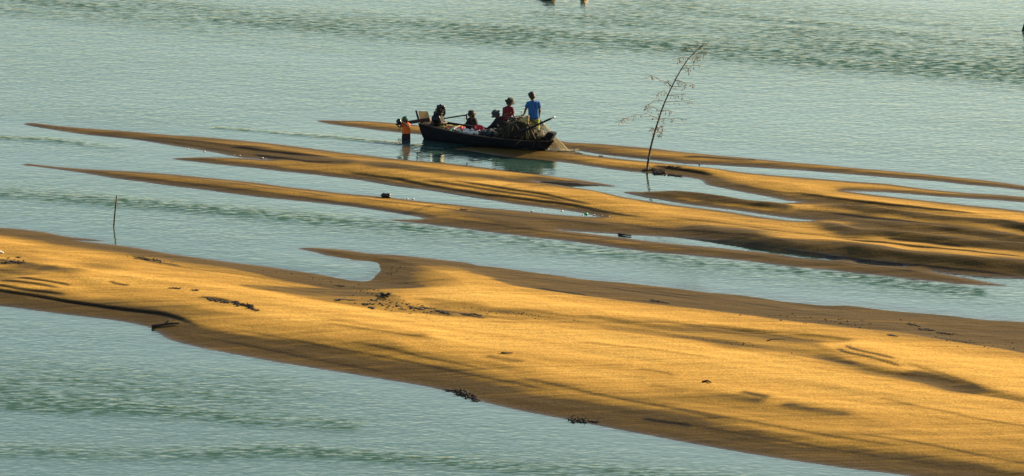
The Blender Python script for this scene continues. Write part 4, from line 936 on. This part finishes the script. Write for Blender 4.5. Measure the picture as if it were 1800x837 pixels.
# two small boats lying just beyond the top of the picture, seen bow-on
def skiff(px, py, wpx, label, mt_, yaw):
    c = P(px, py, 0); o_ = tag(empty('skiff', c, R(yaw)), label, 'boat', None); bw = wpx / 44 / 2; m = MB(); NS = 16; L_ = 3.6; prof = [(-1, 1), (-.85, .45), (-.5, .06), (0, 0), (.5, .06), (.85, .45), (1, 1)]; vs = []
    for i in range(NS):
        t = i / (NS - 1); b = bw * (math.sin(math.pi * (.06 + .90 * t)) ** .55); kz = -.04 + .22 * (2 * t - 1) ** 4 * .4; rz = .13 + .07 * (2 * t - 1) ** 2
        for y, z in prof: vs.append(Vector((y * b, t * L_, kz + (rz - kz) * z)))
    k_ = len(prof); m.add(vs, [(i * k_ + k, i * k_ + k + 1, (i + 1) * k_ + k + 1, (i + 1) * k_ + k) for i in range(NS - 1) for k in range(k_ - 1)] + [tuple(range(k_)), tuple((NS - 1) * k_ + k for k in range(k_))])
    h_ = m.build('hull', mt_, o_); h_.modifiers.new('t', 'SOLIDIFY').thickness = .03
    for s in (0, k_ - 1):
        m = MB(); m.tube([vs[i * k_ + s] for i in range(NS)], .025, 6); m.build('gunwale', M['wood'], o_)
    for t in (.3, .6): m = MB(); m.bbox((0, t * L_, .10), (bw * 1.8, .18, .03), .005); m.build('thwart', M['wood'], o_)
    return o_
skiff(968, 1.1, 30, 'broader dark and orange hull just cut by the top edge above the boat', mat('orange_hull', (.16, .035, .012), .6, (.03, .012, .01), 3), 6)
skiff(1025, .8, 15, 'narrow orange-brown hull just cut by the top edge, right of the broader one', mat('rusty_hull', (.26, .09, .03), .6, (.12, .04, .02), 4), -4)

# ------------------------------------------------------------------ flotsam on the sand
def clump(px, py, wpx, hpx, label, seed, cat='weed clump', name='weed_clump', n=40, slope=.2, mt_='weed'):
    r = random.Random(seed); c = G(px, py); m = MB(); W = wpx / 50 * c.y / 190 / 2 * 1.05
    m.tube([Vector((u * W, -u * W * slope * 4.6 + r.gauss(0, .02), max(zat(c.x + u * W, c.y - u * W * slope * 4.6) - c.z, -c.z) + .004)) for u in np.linspace(-1, 1, 9)], [.006, .012, .02, .014, .022, .012, .02, .012, .006], 6)
    for k in range(n):
        u = r.uniform(-1, 1); x = u * W; y = -u * W * slope * 4.6 + r.gauss(0, .10 * hpx / 6); z = zat(c.x + x, c.y + y) - c.z
        p = Vector((x, y, max(z, -c.z - .01)))
        if r.random() < .45: m.ball(p + Vector((0, 0, .008)), (r.uniform(.02, .08), r.uniform(.02, .06), r.uniform(.01, .035) * hpx / 6), None, 2, .8, k)
        else:
            a = r.uniform(0, 6.28); L_ = r.uniform(.06, .20); d = Vector((math.cos(a), math.sin(a) * .7, r.uniform(0, .10 + .03 * hpx)))
            m.tube([p, p + d * L_ * .5 + Vector((0, 0, .01)), p + d * L_ + Vector((0, 0, -.01))], [.009, .007, .004], 5)
    return tag(m.build(name, M[mt_], None, loc=c), label, cat)
clump(822, 697, 34, 9, 'thick black clump of washed-up weed at the near waterline, left of the other near clump', 1, n=85, slope=.36)
clump(803, 688, 34, 4, 'thin trail of dark weed just above and left of the thick black clump', 2, n=34, slope=.12)
clump(1015, 740, 30, 8, 'arched black weed clump at the near waterline, right of the thick black one', 3, n=60, slope=.1)
clump(1044, 741, 18, 3, 'short dark weed strip just right of the arched weed clump', 4, n=20, slope=.1)
clump(374, 528, 18, 4, 'small dark weed patch on the bright sand, left end of the broken row', 5, n=22, slope=.2)
clump(394, 531, 18, 4, 'dark weed patch on bright sand, second in the broken row', 6, n=24, slope=.25)
clump(427, 536, 34, 6, 'longest dark weed patch of the broken row on the bright sand', 7, n=55, slope=.22)
clump(446, 544, 16, 5, 'ragged dark weed patch at the lower right end of the broken row', 8, n=20, slope=.3)
clump(307, 507, 16, 2.5, 'short dark streak of weed on the sand, upper left of the broken row', 9, n=14, slope=.1)
clump(343, 510.5, 9, 3, 'tiny dark weed knot just above the broken row', 10, n=10, slope=.1)
clump(729, 542, 20, 3, 'flat dark weed strip left of the middle in the damp hollow', 12, n=22, slope=.25)
clump(748, 541.5, 15, 3, 'short dark weed streak in the middle of the damp hollow', 13, n=16, slope=.05)
clump(779, 549.5, 24, 4, 'greyish weed strip right of the middle in the damp hollow', 14, n=26, slope=.2)
clump(828, 553, 36, 3.5, 'long thin dark weed line at the right of the damp hollow', 15, n=40, slope=.08)
clump(648, 535, 18, 4, 'dark weed patch at the left of the damp hollow below the cove', 16, n=24, slope=.05)
clump(652, 541.5, 7, 4, 'small black weed knot at the edge of the bright sand below the cove', 17, n=10, slope=.05)
clump(598, 527, 16, 3, 'dark broken twigs below the cove, left of the driftwood fork', 18, n=16, slope=-.15, cat='twigs', name='twig_heap')
clump(616, 528, 14, 2.5, 'thin dark weed streak below the cove, beside the broken twigs', 19, n=14, slope=.05)
clump(1160, 303, 18, 8, 'large black weed clump at the water edge just right of the bamboo pole foot', 20, n=60, slope=.1)
clump(1143, 299, 20, 4, 'dark weed around the foot of the bamboo pole', 21, n=34, slope=.05)
clump(1186, 308.5, 18, 4, 'flat dark weed clump at the water edge, farther right of the bamboo pole', 22, n=30, slope=.1)
clump(1179, 292.3, 9, 2.5, 'small dark weed knot on the sand above the pole foot, left one of two', 23, n=10, slope=.05)
clump(1194, 293.7, 7, 2.5, 'small dark weed knot on the sand above the pole foot, right one of two', 24, n=8, slope=.0)
clump(1606, 571.5, 20, 4, 'upper dark weed patch on the brown damp sand at the right', 25, n=28, slope=.2)
clump(1628, 580, 22, 3.5, 'lower dark weed patch on the brown damp sand at the right', 26, n=28, slope=.12)
clump(1661, 586.5, 26, 3, 'faint dark weed streak right of the two dark patches', 27, n=22, slope=.1)
clump(1568, 590, 12, 3, 'lone dark weed patch on bright sand above the twin grooves', 28, n=16, slope=.1)
clump(1158, 530.5, 30, 3, 'dark twiggy patch where the brown sand meets the bright sand', 29, n=24, slope=.12)
clump(252, 454, 24, 3, 'thin crumbly dark line near the far edge of the big sandbar at left', 30, n=22, slope=.2)
clump(275, 458, 14, 4, 'dark crumbly knot at the right end of the thin line at left', 31, n=16, slope=.2)
clump(22, 462, 36, 6, 'dark damp weed in the hollow at the left edge', 32, n=34, slope=-.05)
clump(815, 369, 9, 2.5, 'small dark weed knot on the middle sandbar', 33, n=10, slope=.05)
clump(1324, 281.5, 6, 2.5, 'tiny dark knot at the right end of the groove on the farthest sandbar', 34, n=8, slope=.05)
clump(1487, 361.5, 12, 3, 'dark weed knot in the dark trough at the right', 35, n=12, slope=.05)
clump(1018, 270.5, 6, 2.2, 'small dark knot just right of the draped net hem', 36, n=8, slope=0)
clump(1056, 274.6, 8, 2.2, 'second small dark knot on the sand between net hem and bamboo pole', 37, n=8, slope=0)
clump(600, 503, 0.6 * 20, 2, 'faint dark streak in the bright sand left of the cove bottom', 38, n=8, slope=.1)
def stick(pts, rad, label, cat='driftwood', name='driftwood', mt_='weed', twigs=()):
    c = G(*pts[0]); m = MB(); pp = []
    for i, (x, y) in enumerate(pts):
        g_ = G(x, y); pp.append(g_ - c + Vector((0, 0, rad * .9)))
    m.tube(pp, [rad * (1 - .45 * i / (len(pp) - 1)) for i in range(len(pp))], 7)
    for a, b in twigs:
        m.tube([G(*a) - c + Vector((0, 0, rad)), G(*b) - c + Vector((0, 0, rad * 3))], [rad * .6, rad * .3], 6)
    return tag(m.build(name, M[mt_], None, loc=c), label, cat)
stick([(267, 577), (280, 574.5), (296, 571.5), (316, 570)], .05, 'dark branch lying from the near waterline onto the sand at the left point', twigs=[((290, 572.5), (300, 569))])
stick([(671, 519), (676, 521), (682, 524.5)], .055, 'black forked driftwood in the damp hollow, stubby lower piece', twigs=[((676, 521), (680, 527))])
stick([(681, 519.5), (688, 517.5)], .045, 'black driftwood stub just right of the forked piece')
stick([(881, 621), (890, 621.6), (902, 621.2)], .022, 'thin straight stick lying on the bright near sand', mt_='wood')
stick([(1087, 413), (1098, 414.6), (1110, 416)], .035, 'dark log lying in the narrow pool between the sandbars')
stick([(1349, 600), (1358, 597), (1380, 596.3)], .018, 'thin curved twig on the damp sand right of centre')
stick([(596, 529), (601, 527), (606, 524)], .03, 'short dark branch in the broken twigs below the cove')
stick([(1235, 673), (1243, 670.5), (1250, 674)], .03, 'short arched stick on bright sand in the lower right')
stick([(1229, 291), (1230, 286)], .02, 'tiny upright twig in the thin far pool right of the bamboo pole')
# dark canister half on the middle bar
cc = G(679, 347.5); can = tag(empty('canister', cc + Vector((0, 0, .07)), R(-18)), 'black plastic canister lying at the edge of the middle sandbar', 'canister')
m = MB(); m.tube([Vector((x, 0, 0)) for x in (-.15, -.14, -.12, -.05, -.045, .03, .035, .12, .145, .15)], [.05, .075, .085, .085, .078, .078, .085, .085, .07, .03], 18); m.build('body', M['rubber'], can)
m = MB(); m.tube([Vector((-.19, 0, 0)), Vector((-.145, 0, 0))], .035, 12); m.build('cap', M['rubber'], can)
def litter(px, py, s_, mt_, label, seed, group=None, cat='litter', name='plastic_scrap'):
    c = G(px, py); m = MB(); m.ball((0, 0, s_ * .3), (s_, s_ * .8, s_ * .45), None, 2, .8, seed); return tag(m.build(name, M[mt_], None, loc=c), label, cat, group)
litter(1030, 376.5, .065, 'greenp', 'crumpled bright green plastic bag where the channel ends on the middle sandbar', 3, cat='plastic bag', name='plastic_bag')
litter(1, 445, .09, 'white', 'white crumpled plastic bag at the left edge of the big sandbar', 4, cat='plastic bag', name='plastic_bag')
SPL = ['white speck nearest to the right of the black canister', 'white speck second to the right of the black canister', 'white speck third to the right of the black canister', 'white speck at the far side of the narrow channel, upper left of the green bag', 'white speck on the far bank, between the upper one and the green bag',
 'white speck left of the green bag on the far bank', 'white speck just left of the green bag', 'white speck touching the green bag', 'white speck first to the right of the green bag', 'white speck second to the right of the green bag', 'white speck farthest right of the green bag',
 'white speck on the near bank of the channel, left of the green bag', 'white speck on the near bank, closer to the green bag', 'leftmost white speck along the near waterline of the farthest left bar', 'second white speck from the left along the near waterline of the upper left bar', 'left one of the two close white specks in the wedge of the upper bars',
 'right one of the two close white specks in the wedge of the upper bars', 'left one of the last pair of white specks where the upper bars join', 'right one of the last pair of white specks where the upper bars join']
for i, (x, y) in enumerate([(710, 348.8), (716, 349.3), (726, 350.2), (941, 364.3), (955, 369.5), (988, 371), (1010, 373.5), (1024, 378), (1044, 378.5), (1059, 379.2), (1071, 381), (935, 371.5), (975, 374), (330, 262.5), (359, 266.5), (412, 272.8), (422, 273.8), (461, 278.5), (467, 279.2)]):
    litter(x, y, .020 + .010 * (i % 3), 'white', SPL[i], i + 20, 'white specks of litter along the waterlines')
# crumbs of clay and weed nobody could count, mostly in the damp hollows
r = random.Random(12); m = MB()
def crumbs(cx, cy, wx_, wy_, n, sl=.14, s=(.012, .05)):
    for _ in range(n):
        x = cx + r.gauss(0, wx_); y = cy + r.gauss(0, wy_) + (x - cx) * sl; g_ = G(x, y)
        if g_.z < .02: continue
        k = r.uniform(*s); m.ball(g_ + Vector((0, 0, k * .2)), (k * r.uniform(.8, 2.0), k, k * .6), None, 1, .5, x)
crumbs(705, 538, 40, 5, 120, .16, (.01, .035)); crumbs(650, 515, 30, 4, 40, .14, (.01, .028)); crumbs(570, 488, 40, 2.5, 50, .14, (.01, .028)); crumbs(680, 475, 12, 5, 26, .14, (.01, .026)); crumbs(900, 552, 60, 2.5, 60, .12, (.008, .022)); crumbs(1480, 567, 60, 5, 50, .1, (.01, .03))
crumbs(1700, 600, 60, 6, 30, .12, (.01, .03)); crumbs(1250, 598, 90, 2.5, 30, .12, (.008, .02)); crumbs(270, 456, 25, 2, 24, .15, (.01, .025)); crumbs(1100, 545, 200, 12, 30, .12, (.006, .015)); crumbs(1080, 253.5, 120, 1, 26, .09, (.01, .03)); crumbs(1000, 366, 60, 3, 20, .1, (.008, .02)); crumbs(30, 460, 12, 4, 16)
tag(m.build('debris', M['weed']), 'dark crumbs of clay and weed strewn over the damp sand', None, None, 'stuff')
